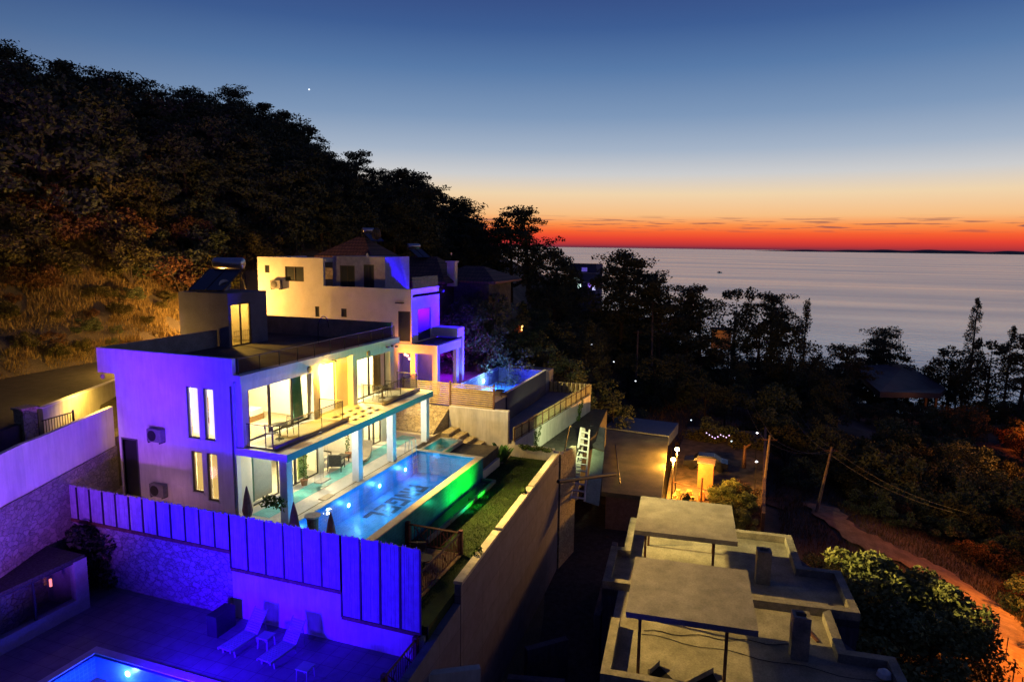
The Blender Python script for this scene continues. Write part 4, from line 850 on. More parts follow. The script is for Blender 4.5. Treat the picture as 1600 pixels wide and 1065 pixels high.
# timber deck beyond the fence
dk = thing('timber_deck', (0, -8.6, -1.7), 'small raised timber deck with red brown railing behind the right end of the fence', 'deck')
part('deck_boards', MB().box(-3.0, 2.75, -9.95, -6.8, -1.5, -1.38), deckwood, dk)
woodrail(dk, [(2.7, -7.2), (2.7, -9.85), (-2.9, -9.9)], -1.38, 1.0)
chair((1.15, -8.5, -1.38), R(200), 'dark outdoor armchair on the timber deck facing the fence', rattan, 'arm', 'dark armchairs on the timber deck'); chair((-.1, -8.2, -1.38), R(15), 'dark outdoor armchair on the timber deck nearer the fence', rattan, 'arm', 'dark armchairs on the timber deck')
table((.5, -9.1, -1.38), .4, .7, 'round dark table on the timber deck', rattan)
# ---------------------------------------------------------------- left side: white curving wall, stone wall, gate
ww = thing('curved_boundary_wall', (-4, 6, 2), 'long white boundary wall stepping up to the villa on the left, lit violet', 'wall')
pts = [(-20, -.5, 3.2, 1.2), (-12, 3.0, 4.0, 2.0), (-6.7, 5.2, 4.2, 2.2), (-5.5, 5.75, 4.22, 2.15), (-4.2, 6.2, 4.2, 2.2), (-2.2, 7.0, 4.2, 2.2), (.5, 8.1, 4.2, 2.2)]
mb = MB(); ms = MB()
for a, c in zip(pts, pts[1:]): mb.wallseg(a[:2], c[:2], (a[3], c[3]), (a[2], c[2]), .2); ms.wallseg(a[:2], c[:2], -3.5, (a[3] - .004, c[3] - .004), .34)
part('wall', mb, white, ww); part('stone_base', ms, rubble, ww)
yw = thing('driveway_wall', (0, 10, 4), 'yellow lit rendered wall behind the white boundary wall', 'wall')
mb = MB(); mb.wallseg((-3.2, 7.75), (4.6, 11.7), 2.4, (4.95, 4.72), .2); part('wall', mb, offwhite, yw); mb = MB(); mb.wallseg((-3.25, 7.73), (4.65, 11.73), (4.952, 4.722), (5.0, 4.77), .26); part('coping', mb, white, yw)
gp = solo('gate_pillar', MB().box(-4.05, -3.45, 7.6, 8.2, 2, 5.05).box(-4.12, -3.38, 7.53, 8.27, 5.052, 5.14), stonegold, 'stone gate pillar with a pale cap at the end of the yellow wall', 'pillar')
gt = thing('metal_gate', (-3, 6.9, 3.5), 'dark barred metal gate beside the stone pillar', 'gate'); mb = MB()
for k in range(12): mb.bar((-3.4 + k * .14, 7.35 + k * .02, 2.7), (-3.4 + k * .14, 7.35 + k * .02, 4.5), .018, 4)
part('bars', mb, metal, gt); part('gate_frame', MB().bar((-3.45, 7.34, 4.5), (-1.8, 7.58, 4.5), .03, 4).bar((-1.85, 7.57, 2.6), (-1.85, 7.57, 4.6), .06, 4), metal, gt)

for x, c in ((1.5, (0, .42, 1.0)), (5.5, (0, .55, .85)), (9.5, (0, .85, .50)), (12.5, (.02, .9, .45))):
    light('teal_wash', 'SPOT', (x, -6.6, -.3), c, 260, .2, (x, -2.6, 2.0), 80, 1)
light('plunge_light', 'POINT', (13.6, -3.6, -.35), (.05, .75, .8), 12, .1)

# ---------------------------------------------------------------- second villa
V2 = thing('neighbour_villa', (22, 8, 1.5), 'second white villa behind, its side wall glowing yellow and its porch blue', 'villa')
w2 = mat('cream_render', (.74, .70, .62), .85, .08, 1)
hs2 = [(14.25, 14.7, 9.97, 10.56), (11.06, 12.8, 9.37, 10.51), (9.74, 10.11, 6.71, 7.52), (7.3, 7.78, 6.8, 7.46), (1.9, 2.9, 5.25, 7.48)]
mb = MB(); mb.wallx(20, 20.25, 1.8, 9.3, 4.4, 9.1, [h for h in hs2 if h[0] < 9]); mb.wallx(20, 20.25, 9.3, 15.2, 4.4, 11.2, hs2)
mb.wallx(20, 20.25, 2.95, 15.2, 1.4, 4.4); mb.box(20, 26, 15.2, 15.4, 1.4, 11.2)
mb.box(20.25, 24.6, 9.2, 15.2, 10.9, 11.15); mb.box(20.25, 24.6, 1.8, 9.3, 8.5, 8.7); part('wall', mb, w2, V2)
mb = MB(); mb.wally(1.8, 2.0, 20.25, 24.6, 5.0, 8.499, [(21.0, 23.1, 5.2, 7.55)]); mb.wally(1.8, 2.0, 20.25, 24.6, 8.502, 9.1, []); part('front_wall', mb, w2, V2)
# set back upper block
mb = MB(); mb.wallx(21.2, 21.4, 4.85, 9.28, 8.7, 11.28, [(5.6, 6.5, 8.9, 10.75), (7.3, 8.6, 8.9, 10.65)]); mb.box(21.2, 25, 4.65, 4.85, 8.7, 11.28); mb.box(21.2, 25, 4.65, 9.28, 11.282, 11.36); part('upper_block', mb, mat('lilac_grey_render2', (.40, .38, .46)), V2)
def win2(x, y0, y1, z0, z1, mull=True):
    f = MB(); f.box(x - .03, x + .06, y0, y1, z1 - .07, z1); f.box(x - .03, x + .06, y0, y1, z0, z0 + .07); f.box(x - .03, x + .06, y0, y0 + .07, z0 + .07, z1 - .07); f.box(x - .03, x + .06, y1 - .07, y1, z0 + .07, z1 - .07)
    if mull: f.box(x - .03, x + .06, (y0 + y1) / 2 - .05, (y0 + y1) / 2 + .05, z0 + .07, z1 - .07)
    w = part('window', f, frame, V2); part('pane', MB().box(x + .01, x + .02, y0 + .07, y1 - .07, z0 + .07, z1 - .07), dglass, w)
for h in hs2[:4]: win2(20.05, *h, mull=(h[1] - h[0]) > 1)
win2(20.02, 1.92, 2.9, 5.25, 7.48, False); win2(21.22, 5.6, 6.5, 8.9, 10.75); win2(21.22, 7.3, 8.6, 8.9, 10.65)
part('terrace_balustrade', MB().box(20.3, 24.5, 1.86, 1.88, 9.1, 9.9).box(20.25, 24.55, 1.84, 1.9, 9.9, 9.95), glass, V2)
part('awning_bar', MB().box(19.7, 20, 2.4, 3.0, 8.05, 8.12), metal, V2)
part('balcony_glazing', MB().box(21.0, 23.1, 1.86, 1.9, 5.2, 7.55), dglass, V2)
# porch frame
mb = MB(); mb.box(19.94, 20.35, -.3, 2.95, 4.45, 5.1); part('porch_beam', mb, w2, V2)
mb = MB(); mb.box(19.94, 20.35, -.3, .1, 1.5, 4.449); part('porch_column', MB().box(19.95, 20.3, 1.5, 1.9, 1.5, 4.449), w2, V2); part('porch_column', mb, w2, V2)
mb = MB(); mb.box(20.36, 24.2, -.3, -.0, 4.45, 5.1); part('porch_beam', mb, w2, V2); part('porch_column', MB().box(23.3, 23.7, -.3, 0.0, 1.5, 4.449), w2, V2)
mb = MB(); mb.box(20.36, 25.5, .0, 1.79, 5.0, 5.12); part('porch_roof', mb, mat('roof_tiles', (.1, .1, .1)), V2)
mb = MB(); mb.box(23.4, 24.6, -.35, 1.79, 5.3, 6.0); part('upper_frame', mb, w2, V2); part('upper_frame', MB().box(24.3, 24.6, -.35, 0, 1.5, 5.299), w2, V2)
mb = MB(); mb.box(24.4, 24.6, 2.0, 9.2, 1.5, 8.5); mb.box(20.36, 24.4, 5.0, 5.1, 1.5, 4.4); part('back_wall', mb, w2, V2)
ac((20, 13.5, 9.1), 0, 'air conditioner unit high on the yellow wall of the second villa', 1.1)
t_ = thing('lantern_string', (20.6, 2.0, 3.6), 'cluster of small glowing lanterns hanging in the porch of the second villa', 'lantern')
for k in range(6): part('lantern', MB().lathe((20.9 + .1 * rs.rand(), 2.0 + .17 * k, 3.7 + .5 * rs.rand()), [(.02, 0), (.10, .04), (.10, .16), (.02, .2)], 8), mat('pink_lantern', (.9, .6, .5), .5, .02, emit=(1, .55, .35), es=3), t_)
cd_ = thing('glowing_sofa', (21, .5, 1.5), 'orange lit sofa and candles in the porch of the second villa', 'sofa'); cd_.name = 'sofa'
part('cushion', MB().box(20.8, 21.9, .6, 1.4, 1.85, 2.15), mat('orange_cloth', (.7, .2, .06), .9, .1), cd_); part('backrest', MB().box(21.9, 22.1, .6, 1.4, 1.85, 2.6), MC['orange_cloth'], cd_); part('base', MB().box(20.8, 22.1, .6, 1.4, 1.5, 1.849), wood, cd_)
part('candle', MB().lathe((21.2, .35, 2.3), [(.05, 0), (.11, .08), (.05, .18)], 8).lathe((21.5, .4, 2.45), [(.05, 0), (.11, .08), (.05, .18)], 8).lathe((21.0, .3, 2.15), [(.04, 0), (.09, .07), (.04, .14)], 8), mat('candle_glow', (1, .6, .2), .5, .02, emit=(1, .5, .12), es=5), cd_)
light('candle_light', 'POINT', (21.0, .2, 2.9), (1, .35, .08), 14, .1); light('porch_lamp_light', 'POINT', (21.6, 2.6, 3.4), (.1, .03, 1), 45, .15)
light('porch_orange_light', 'SPOT', (18.0, 2.7, 3.3), (1, .28, .03), 1500, .1, (20, 1.0, 4.4), 110, .8)
# its pool
P2 = thing('neighbour_pool', (26, -3, -.4), 'glowing blue raised pool beside the second villa', 'swimming pool')
mb = MB(); mb.box(21.6, 31.4, -5.1, -4.9, -.42, 1.72); mb.box(21.6, 21.8, -4.9, -.6, -.42, 1.72); mb.box(31.2, 31.4, -4.9, -.6, -.42, 1.72); mb.box(21.8, 31.2, -.8, -.6, -.42, 1.72); part('wall', mb, mat('lilac_wall', (.09, .08, .13), .8, .1), P2)
part('pool_floor', MB().box(21.8, 31.2, -4.9, -.8, .3, .5), tilepool, P2)
part('coping', MB().box(21.55, 31.45, -5.12, -4.92, 1.722, 1.77).box(21.55, 31.45, -.78, -.55, 1.722, 1.77), mat('pool_edge', (.5, .48, .5)), P2)
part('water', MB().add([(21.8, -4.9, 1.66), (31.2, -4.9, 1.66), (31.2, -.8, 1.66), (21.8, -.8, 1.66)], [(0, 1, 2, 3)]), water, P2)
for (x, y, c, pw) in ((23.2, -1.3, (.14, .26, 1), 380), (27.5, -1.3, (.3, .45, 1), 800), (25.4, -3.5, (.10, .16, 1), 500), (29.8, -3.8, (.03, .02, 1), 420)): light('blue_pool_light', 'POINT', (x, y, 1.2), c, pw, .15)
part('pool_lamp', MB().lathe((27.6, -.81, 1.15), [(.16, 0), (.16, .02), (.02, .03)], 12, (0, -1, 0)), MC['pool_lamp_blue'], P2)
l2 = thing('wire_frame_chair', (22.4, -4.2, 1.6), 'dark metal frame chair silhouetted against the glowing neighbour pool', 'chair')
mb = MB()
for (x, y) in ((21.0, -4.9), (21.0, -4.3), (21.7, -4.9), (21.7, -4.3)): mb.bar((x, y, 1.5), (x, y, 2.5), .03, 4)
part('seat', MB().box(21.0, 21.7, -4.9, -4.3, 1.85, 1.93), metal, l2); part('leg_frame', mb, metal, l2); part('backrest', MB().bar((21.7, -4.9, 2.5), (21.7, -4.3, 2.5), .03, 4).bar((21.7, -4.9, 2.25), (21.7, -4.3, 2.25), .02, 4), metal, l2)
light('blue_flood', 'SPOT', (28.5, -2.0, 6.6), (.02, .0, 1), 22000, .3, (23.0, 1.8, 7.4), 60, .8); light('blue_flood', 'SPOT', (28.0, -3.0, 2.4), (.03, .0, 1), 18000, .3, (24.0, .2, 4.8), 70, .9)
for (x_, y_, z_, lab) in ((28.1, -2.9, 2.5, 'low blue floodlight at the pool edge of the second villa'),):
    f_ = thing('floodlight_post', (x_, y_, 1.5), lab, 'floodlight'); part('post', MB().bar((x_, y_, 1.5 if z_ < 3 else 1.4), (x_, y_, z_ + .1), .035, 6), metal, f_); part('housing', MB().box(x_, x_ + .14, y_ - .1, y_ + .1, z_ - .08, z_ + .08), metal, f_)
light('violet_flood', 'POINT', (26.2, 2.2, 3.6), (.35, .0, 1), 420, .3)
# ---------------------------------------------------------------- tile roofed stone house behind
SH = thing('stone_house', (36, 12, 1), 'old stone house with hipped brown tile roofs behind the second villa', 'house')
tile = brickmat('roof_tile', (.20, .10, .07), (.14, .075, .055), (.05, .03, .03), .35, .3, .03, rough=.8, axis='YZ')
def hip(x0, x1, y0, y1, z0, z1, ry0, ry1, par, rx=None):
    xm = (x0 + x1) / 2 if rx is None else rx; m_ = MB(); m_.add([(x0, y0, z0), (x1, y0, z0), (x1, y1, z0), (x0, y1, z0), (xm, ry0, z1), (xm, ry1, z1), (x0, y0, z0 - .18), (x1, y0, z0 - .18), (x1, y1, z0 - .18), (x0, y1, z0 - .18)],
        [(0, 1, 4), (1, 2, 5, 4), (2, 3, 5), (3, 0, 4, 5), (0, 6, 7, 1), (1, 7, 8, 2), (2, 8, 9, 3), (3, 9, 6, 0), (6, 9, 8, 7)]); return part('roof', m_, tile, par)
hip(32, 40, 4.8, 12.8, 9.0, 11.2, 7.6, 10.4, SH); hip(33, 38.5, 13.0, 19.5, 11.1, 13.0, 15.5, 16.3, SH); hip(34.5, 42, .9, 7.2, 9.0, 10.3, 3.6, 5.6, SH)
mb = MB(); mb.box(33, 39, 5.6, 12.2, 1, 8.82); mb.box(35.2, 41.3, 1.8, 5.4, 1, 8.8); part('wall', mb, stonemat('dark_rubble', (.10, .09, .08), (.06, .055, .05), (.04, .04, .035), 3), SH); 
mb = MB()
for (x, y) in ((33.6, 13.6), (33.6, 16.2), (33.6, 18.9), (38, 13.6), (38, 18.9)): mb.box(x, x + .25, y, y + .25, 9, 10.9)
part('loft_post', mb, wood, SH); part('loft_floor', MB().box(33.4, 38.2, 13.4, 19.2, 8.8, 9.9), stonegold, SH); part('loft_wall', MB().box(36.5, 36.7, 13.6, 19.0, 9.9, 10.91), offwhite, SH)
light('loft_light', 'POINT', (35.0, 16.2, 10.5), (1, .5, .1), 50, .1)
part('chimney', MB().box(33.9, 34.5, 4.7, 5.5, 8.5, 10.7).box(33.8, 34.6, 4.6, 5.6, 10.702, 10.85), w2, SH)
for (o, sc_, lab) in (((36.2, 15.3, 12.5), .8, 'solar water heater on the ridge of the upper hipped roof'), ((36.2, 10.2, 11.0), .8, 'tilted white solar water heater on the lower hipped roof')):
    s2 = thing('solar_water_heater', o, lab, 'solar heater'); solar(s2, o, sc_, R(60))
# ---------------------------------------------------------------- concrete shell building
cb_ = thing('concrete_building', (8, -21, -9), 'unfinished grey concrete building with flat stepped roofs and two canopy slabs', 'building')
yaw = Matrix.Translation((1.49, -17.51, 0)) @ Matrix.Rotation(R(5.2), 4, 'Z')      # local x: away, y: left
def CB(): return MB(yaw)
def loc(x, y): v = yaw.inverted() @ Vector((x, y, 0)); return v.x, v.y
zf_, zp_ = -4.62, -4.22
oA = [loc(*p) for p in [(8.35, -15.2), (12.5, -14.9), (13.4, -15.5), (16.9, -15.6), (17.2, -24.6), (13.5, -24.8), (13.6, -26.6), (9.35, -26.85)]]
oB = [loc(*p) for p in [(.9, -16.7), (5.1, -16.5), (8.2, -17), (9.2, -25.8), (5.95, -26.3), (6.0, -28.1), (-.5, -28.2), (-2, -17)]]
AX = [(6.6, 1.7), (10.9, 1.7), (11.4, .8), (15.0, .8), (14.9, -8.4), (11.25, -8.4), (11.2, -10.2), (6.95, -10.1)]
ax = [(6.72, 1.66), (10.85, 1.66), (10.85, .95), (15.2, .95), (15.2, -8.35), (11.2, -8.35), (11.2, -10.2), (6.95, -10.2)]
bx_ = [(-.7, .86), (3.5, .86), (6.95, .86), (6.95, -8.9), (3.65, -8.9), (3.65, -10.75), (-.7, -10.75)]
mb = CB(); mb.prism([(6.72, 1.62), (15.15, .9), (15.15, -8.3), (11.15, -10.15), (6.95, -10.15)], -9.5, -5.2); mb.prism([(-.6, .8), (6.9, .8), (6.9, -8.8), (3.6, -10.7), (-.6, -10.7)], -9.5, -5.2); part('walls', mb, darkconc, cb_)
mb = CB(); mb.prism(ax, -5.0, zf_ - .0); mb.prism(bx_, -5.0, zf_ - .004); part('roof_slab', mb, screed, cb_)
def parapet(pl, t_, z0, z1, skip=()):
    m_ = CB(); n = len(pl)
    a = sum(pl[i][0] * pl[(i + 1) % n][1] - pl[(i + 1) % n][0] * pl[i][1] for i in range(n)); sg = 1 if a > 0 else -1
    ins = []
    for i in range(n):
        p, q, r_ = Vector(pl[i - 1]), Vector(pl[i]), Vector(pl[(i + 1) % n]); d1 = (q - p).normalized(); d2 = (r_ - q).normalized(); n1 = Vector((-d1.y, d1.x)) * sg; n2 = Vector((-d2.y, d2.x)) * sg
        b_ = (n1 + n2); b_ /= max(b_.dot(n1), .2); ins.append(q + b_ * t_)
    for i in range(n):
        if i in skip: continue
        j = (i + 1) % n; m_.prism([pl[i], pl[j], tuple(ins[j]), tuple(ins[i])], z0, z1)
    return m_
part('parapet', parapet(ax, .38, zf_ + .002, zp_), concrete, cb_); part('parapet', parapet(bx_, .38, zf_ + .002, zp_ - .006, skip=(1, 2,)), concrete, cb_)
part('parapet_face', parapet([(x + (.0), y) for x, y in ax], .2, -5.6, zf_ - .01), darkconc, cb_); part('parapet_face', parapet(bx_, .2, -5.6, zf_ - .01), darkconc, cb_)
for (x0, x1, y0, y1) in ((0, 4.98, -4.95, 0), (7.95, 12.85, -4.75, .25)):
    c_ = part('canopy', CB().box(x0, x1, y0, y1, -2.14, -1.9), mat('canopy_concrete', (.27, .25, .23), .9, .22, 1.0, bump=.4, bscale=22), cb_)
    for (px_, py_) in ((x0 + .28, y0 + 1.1), (x0 + .28, y1 - .55), (x1 - .5, y0 + .9), (x1 - .5, y1 - .55)): part('post', CB().box(px_ - .06, px_ + .06, py_ - .06, py_ + .06, zf_, -2.142), wood, c_)
for (x, y, h_) in ((9.3, -5.85, 1.75), (2.95, -6.65, 1.9)):
    m_ = CB(); s_ = .34
    m_.box(x, x + .14, y - .7, y, zf_ + .002, zf_ + h_); m_.box(x + .5, x + .64, y - .7, y, zf_ + .002, zf_ + h_); m_.box(x + .14, x + .5, y - .14, y, zf_ + .002, zf_ + h_); m_.box(x + .14, x + .5, y - .7, y - .56, zf_ + .002, zf_ + h_)
    part('chimney', m_, concrete, cb_)
m_ = CB(); cx, cy = loc(2.6, -20.0)
S = [loc(*p) for p in [(2.65, -18.75), (1.9, -18.45), (1.0, -18.6), (.2, -19.3), (.1, -20.6), (.6, -21.4), (1.7, -21.35), (2.95, -20.85), (1.5, -19.8)]]
sk = part('stair_opening', CB().prism(S, zf_ - .0, zf_ + .012), mat('black_void', (.004, .004, .006), .9, .1), cb_)  # flat black sheet painted in for the dark of the opening
for a, c in ((0, 1), (7, 8)): part('curb', CB().wallseg(S[a], S[c], zf_ + .013, zf_ + .25, .1), concrete, sk)
for a_, b2_, r_, lab in (((3.4, -.6), (4.0, -7.0), .02, 'dark cable lying under the nearer canopy toward its chimney'), ((3.1, -.5), (2.2, -10.2), .015, 'long thin cable crossing the nearest roof to its far corner'), ((10.6, .3), (10.3, -5.5), .018, 'dark cable lying across the farther roof under its canopy')):
    m_ = CB(); n_ = 16; P = [(a_[0] + (b2_[0] - a_[0]) * k / n_ + .12 * math.sin(k * 1.3), a_[1] + (b2_[1] - a_[1]) * k / n_, zf_ + .03) for k in range(n_ + 1)]
    for u_, w_ in zip(P, P[1:]): m_.bar(u_, w_, r_, 4)
    solo('cable', m_, metal, lab, 'cable')
solo('tarpaulin_bundle', CB().lathe((2.6, -10.1, zf_), [(.12, 0), (.3, .12), (.25, .3), (.08, .42)], 8), white, 'small white bundle in the corner of the nearest concrete roof', 'bundle')
# garden walls in the dark gap
for i, (p, q, z_, lab) in enumerate((((5.2, -12.2), (6.8, -13.8), -6.9, 'upper dark garden wall in the gap beside the concrete building'), ((2.9, -12.1), (3.5, -14.6), -6.9, 'lower dark garden wall running toward the bottom edge'), ((8.2, -15.0), (17, -14.2), -6.2, 'long dark kerb wall along the concrete building'))):
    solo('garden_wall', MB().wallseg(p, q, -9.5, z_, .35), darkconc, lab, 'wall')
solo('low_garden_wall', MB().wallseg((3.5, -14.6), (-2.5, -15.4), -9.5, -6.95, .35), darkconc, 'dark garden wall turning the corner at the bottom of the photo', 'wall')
solo('corner_wall', MB().wallseg((-3.4, -11.3), (-2.4, -12.9), -8, -2.9, .3), offwhite, 'short bluish wall end below the terrace railing', 'wall')
mb = MB(); mb.prism([(-20, -11.3), (30, -9.0), (30, -15.3), (-20, -17)], -9.6, -9.0); 
struct('alley', mb, mat('dark_soil', (.08, .07, .085), .95, .3))
# ---------------------------------------------------------------- slab roof building, ladder, yard
sb = thing('slab_roof_building', (34, -12, -10), 'low building with a large flat green grey concrete roof beyond the retaining wall', 'building')
q = [(42.6, -8.2), (41.8, -14.6), (25.2, -16.05), (24.9, -11.6)]
part('roof', MB().prism(q, -6.35, -6.0), mat('mossy_concrete', (.40, .37, .20), .9, .3, .5, bump=.4, bscale=14, col2=(.22, .22, .12)), sb); part('walls', MB().prism([(42.3, -8.5), (41.5, -14.3), (25.5, -15.8), (25.2, -11.9)], -10.5, -6.352), mat('orange_render', (.45, .30, .22), .9, .2), sb)  # roof colour raised and yellowed in place of light falling on it
m_ = MB(); m_.wallseg((41.8, -8.3), (25.0, -11.3), -5.998, -5.7, .12); m_.bar((37, -10.3, -5.9), (27, -12.6, -5.9), .06, 5); part('roof_edge', m_, metal, sb)
mb = MB(); mb.prism([(42.7, -8), (42.0, -14.6), (47, -15), (47.5, -8.5)], -6.9, lambda x, y: -5.9 + .02 * (x - 42)); solo('sheet_roof', mb, mat('bluish_sheet', (.16, .22, .32), .5, .2), 'bluish sheet metal roof behind the flat slab roof', 'roof')
lt = thing('ladder', (24, -10.5, -9), 'long white ladder leaning steeply beside the slab roof', 'ladder')
La = Vector(at(913, 672, 55)); La = Vector((28.2, -9.6, -1.8)); 
def lad_pts(px, py, d): p = at(px, py, d); return Vector((p.x, p.y, p.z))
t0, t1, b0, b1 = lad_pts(908, 668, 49), lad_pts(921, 671, 49), lad_pts(891, 780, 46), lad_pts(913, 783, 46)
part('rail', MB().bar(b0, t0, .09, 5), white, lt); part('rail', MB().bar(b1, t1, .07, 5), white, lt)
for k in range(11): a = (k + .4) / 11; part('rung', MB().bar(b0.lerp(t0, a), b1.lerp(t1, a), .07, 4), white, lt)
solo('ladder_backing', MB().add([b0 + Vector((.4, .1, -.1)), b0.lerp(b1, .5) + Vector((.4, .1, -.1)), t0.lerp(t1, .5) + Vector((.4, .1, -.1)), t0 + Vector((.4, .1, -.1)), b0 + Vector((.5, .1, -.1)), b0.lerp(b1, .5) + Vector((.5, .1, -.1)), t0.lerp(t1, .5) + Vector((.5, .1, -.1)), t0 + Vector((.5, .1, -.1))], [(0, 1, 2, 3), (7, 6, 5, 4), (0, 4, 5, 1), (1, 5, 6, 2), (2, 6, 7, 3), (3, 7, 4, 0)]), offwhite, 'pale corrugated strip behind the white ladder', 'panel').name = 'corrugated_strip'
pa = [lad_pts(926, 700, 50), lad_pts(944, 706, 50), lad_pts(936, 790, 46), lad_pts(914, 783, 46)]
solo('wall_panel', MB().add(pa + [p + Vector((.2, .05, -.1)) for p in pa], [(0, 1, 2, 3), (7, 6, 5, 4), (0, 4, 5, 1), (1, 5, 6, 2), (2, 6, 7, 3), (3, 7, 4, 0)]), mat('green_grey_panel', (.42, .50, .38), .8, .2, 1), 'green grey concrete panel right of the white ladder', 'panel')
pa = [lad_pts(922, 664, 54), lad_pts(946, 668, 54), lad_pts(944, 704, 50.6), lad_pts(927, 698, 50.6)]
solo('concrete_block', MB().add(pa + [p + Vector((.2, .05, -.3)) for p in pa], [(0, 1, 2, 3), (7, 6, 5, 4), (0, 4, 5, 1), (1, 5, 6, 2), (2, 6, 7, 3), (3, 7, 4, 0)]), concrete, 'dim grey concrete landing at the top of the white ladder', 'panel')
solo('water_pipe', MB().bar(at(872, 752, 40), at(962, 740, 47), .12, 6), metal, 'thick dark pipe crossing from the retaining wall over the ladder', 'pipe')
# yard with sodium lamps
yd = MB(); yd.prism([(27, -15.9), (44, -14.8), (60, -15), (61, -24.2), (29, -23.4)], -12, -9.45); struct('yard', yd, mat('yard_dirt', (.30, .22, .13), .95, .35, 1.2, bump=.6, bscale=8, col2=(.12, .10, .06)))
for (px_, py_, d_, lab) in ((1058, 700, 60, 'taller glowing orange yard lamp beside the slab roof'), (1052, 716, 57, 'lower glowing orange yard lamp nearer the orange cabin')):
    p = at(px_, py_, d_); t_ = thing('yard_lamp', (p.x, p.y, -9.45), lab, 'street lamp', 'sodium lamps in the yard')
    part('post', MB().bar((p.x, p.y, -9.45), (p.x, p.y, p.z - .25), .06, 6), metal, t_); part('lamp_globe', MB().lathe((p.x, p.y, p.z - .26), [(.05, 0), (.18, .08), (.21, .18), (.15, .29), (.03, .34)], 14), mat('sodium_glow', (1, .7, .3), .4, .02, emit=(1, .60, .18), es=40), t_, smooth=True)
    light('sodium_light', 'POINT', (p.x - .15, p.y - .15, p.z - .45), (1, .42, .06), 4200, .2)
cn = thing('orange_cabin', (39, -18.4, -9.45), 'small boxy cabin glowing orange under the yard lamps', 'cabin')
part('walls', MB().box(38.2, 39.6, -19.1, -17.75, -9.45, -7.1), mat('orange_paint', (.65, .28, .10), .7, .15, 2), cn); part('roof', MB().box(38.1, 39.7, -19.2, -17.65, -7.098, -7.0), mat('orange_render', (.45, .3, .22)), cn)
tb2 = thing('sign_board', (35.6, -16.9, -9.4), 'pale square table top under the yard lamps', 'table'); tb2.name = 'yard_table'
part('tabletop', MB().box(35.6, 36.9, -17.4, -16.2, -8.72, -8.65), white, tb2)
for a in (35.65, 36.8):
    for c in (-17.35, -16.3): part('leg', MB().box(a, a + .06, c, c + .06, -9.45, -8.721), metal, tb2)
for i, (x, y, s_) in enumerate(((34.6, -16.6, .5), (34.2, -17.6, .6), (33.4, -16.4, .45), (35.0, -18.6, .5), (33.2, -17.9, .5), (36.4, -19.3, .45))):
    m_ = MB(); m_.box(x, x + s_ * 1.6, y, y + s_, -9.45, -9.45 + s_); m_.box(x + .1, x + s_, y + .05, y + s_ * .8, -9.45 + s_ + .002, -9.45 + s_ * 1.6)
    solo('crate', m_, mat('orange_paint' if i % 2 else 'golden_timber', (.6, .3, .1)), ['stacked crates just below the pale table in the lit yard', 'stacked crates at the right of the yard fence', 'crates against the slab roof building wall', 'crates at the foot of the cabin', 'crates nearest the concrete canopy in the yard', 'crates beside the hedge in the yard'][i], 'crate')
yf = thing('yard_fence', (33, -17, -9.45), 'thin dark pipe fence crossing the glowing yard', 'fence'); m_ = MB(); m_.bar((34.6, -15.9, -7.9), (33.2, -20.0, -7.9), .05, 5); m_.bar((34.6, -15.9, -9.45), (34.6, -15.9, -7.6), .06, 5); m_.bar((33.7, -18.4, -9.45), (33.7, -18.4, -6.9), .09, 5); m_.bar((33.2, -20, -9.45), (33.2, -20, -7.8), .05, 5); m_.bar((33.2, -20, -7.9), (33.6, -18.6, -9.4), .03, 4); part('rails', m_, wood, yf)
# parked car
car = thing('parked_car', (44.5, -18.2, -9.45), 'dark car parked beyond the orange cabin in the yard', 'car')
T = Matrix.Translation((44.3, -18.1, -9.45)) @ Matrix.Rotation(R(-88), 4, 'Z')
def carbody(T):
    m_ = MB(T); prof = [(-2.15, .35), (-2.1, .85), (-1.2, .98), (-.75, 1.42), (.75, 1.45), (1.45, 1.0), (2.1, .88), (2.15, .35)]; vs = []
    for x, z in prof: w_ = .82 if z < 1.1 else .66; vs += [(x, -w_, z), (x, w_, z)]
    n = len(prof); m_.add(vs, [(2 * i, 2 * i + 2, 2 * i + 3, 2 * i + 1) for i in range(n - 1)] + [tuple(2 * i for i in range(n))[::-1], tuple(2 * i + 1 for i in range(n)), (0, 1, 2 * n - 1, 2 * n - 2)]); return m_
part('body', carbody(T), mat('car_paint', (.03, .035, .05), .25, .1, spec=.6), car)
for x in (-1.35, 1.35):
    for y in (-.83, .83): part('wheel', MB(T).lathe((x, y - .1, .33), [(.1, 0), (.33, .02), (.33, .18), (.1, .2)], 14, (0, 1, 0)), mat('rubber', (.02, .02, .02), .8, .1), car)
part('windscreen', MB(T).add([(.80, -.6, 1.43), (.80, .6, 1.43), (1.42, .74, 1.04), (1.42, -.74, 1.04)], [(0, 3, 2, 1)]), dglass, car); part('side_window', MB(T).add([(-1.1, -.80, 1.0), (1.3, -.80, 1.0), (.7, -.69, 1.38), (-.7, -.69, 1.38)], [(0, 1, 2, 3)]).add([(-1.1, .80, 1.0), (1.3, .80, 1.0), (.7, .69, 1.38), (-.7, .69, 1.38)], [(0, 3, 2, 1)]), dglass, car)
yw2 = solo('yard_wall', MB().wallseg((30, -23.3), (60, -23.9), -12, (-7.9, -8.6), .25), mat('brown_render', (.20, .12, .10), .9, .2), 'long reddish brown wall along the right side of the lit yard', 'wall')
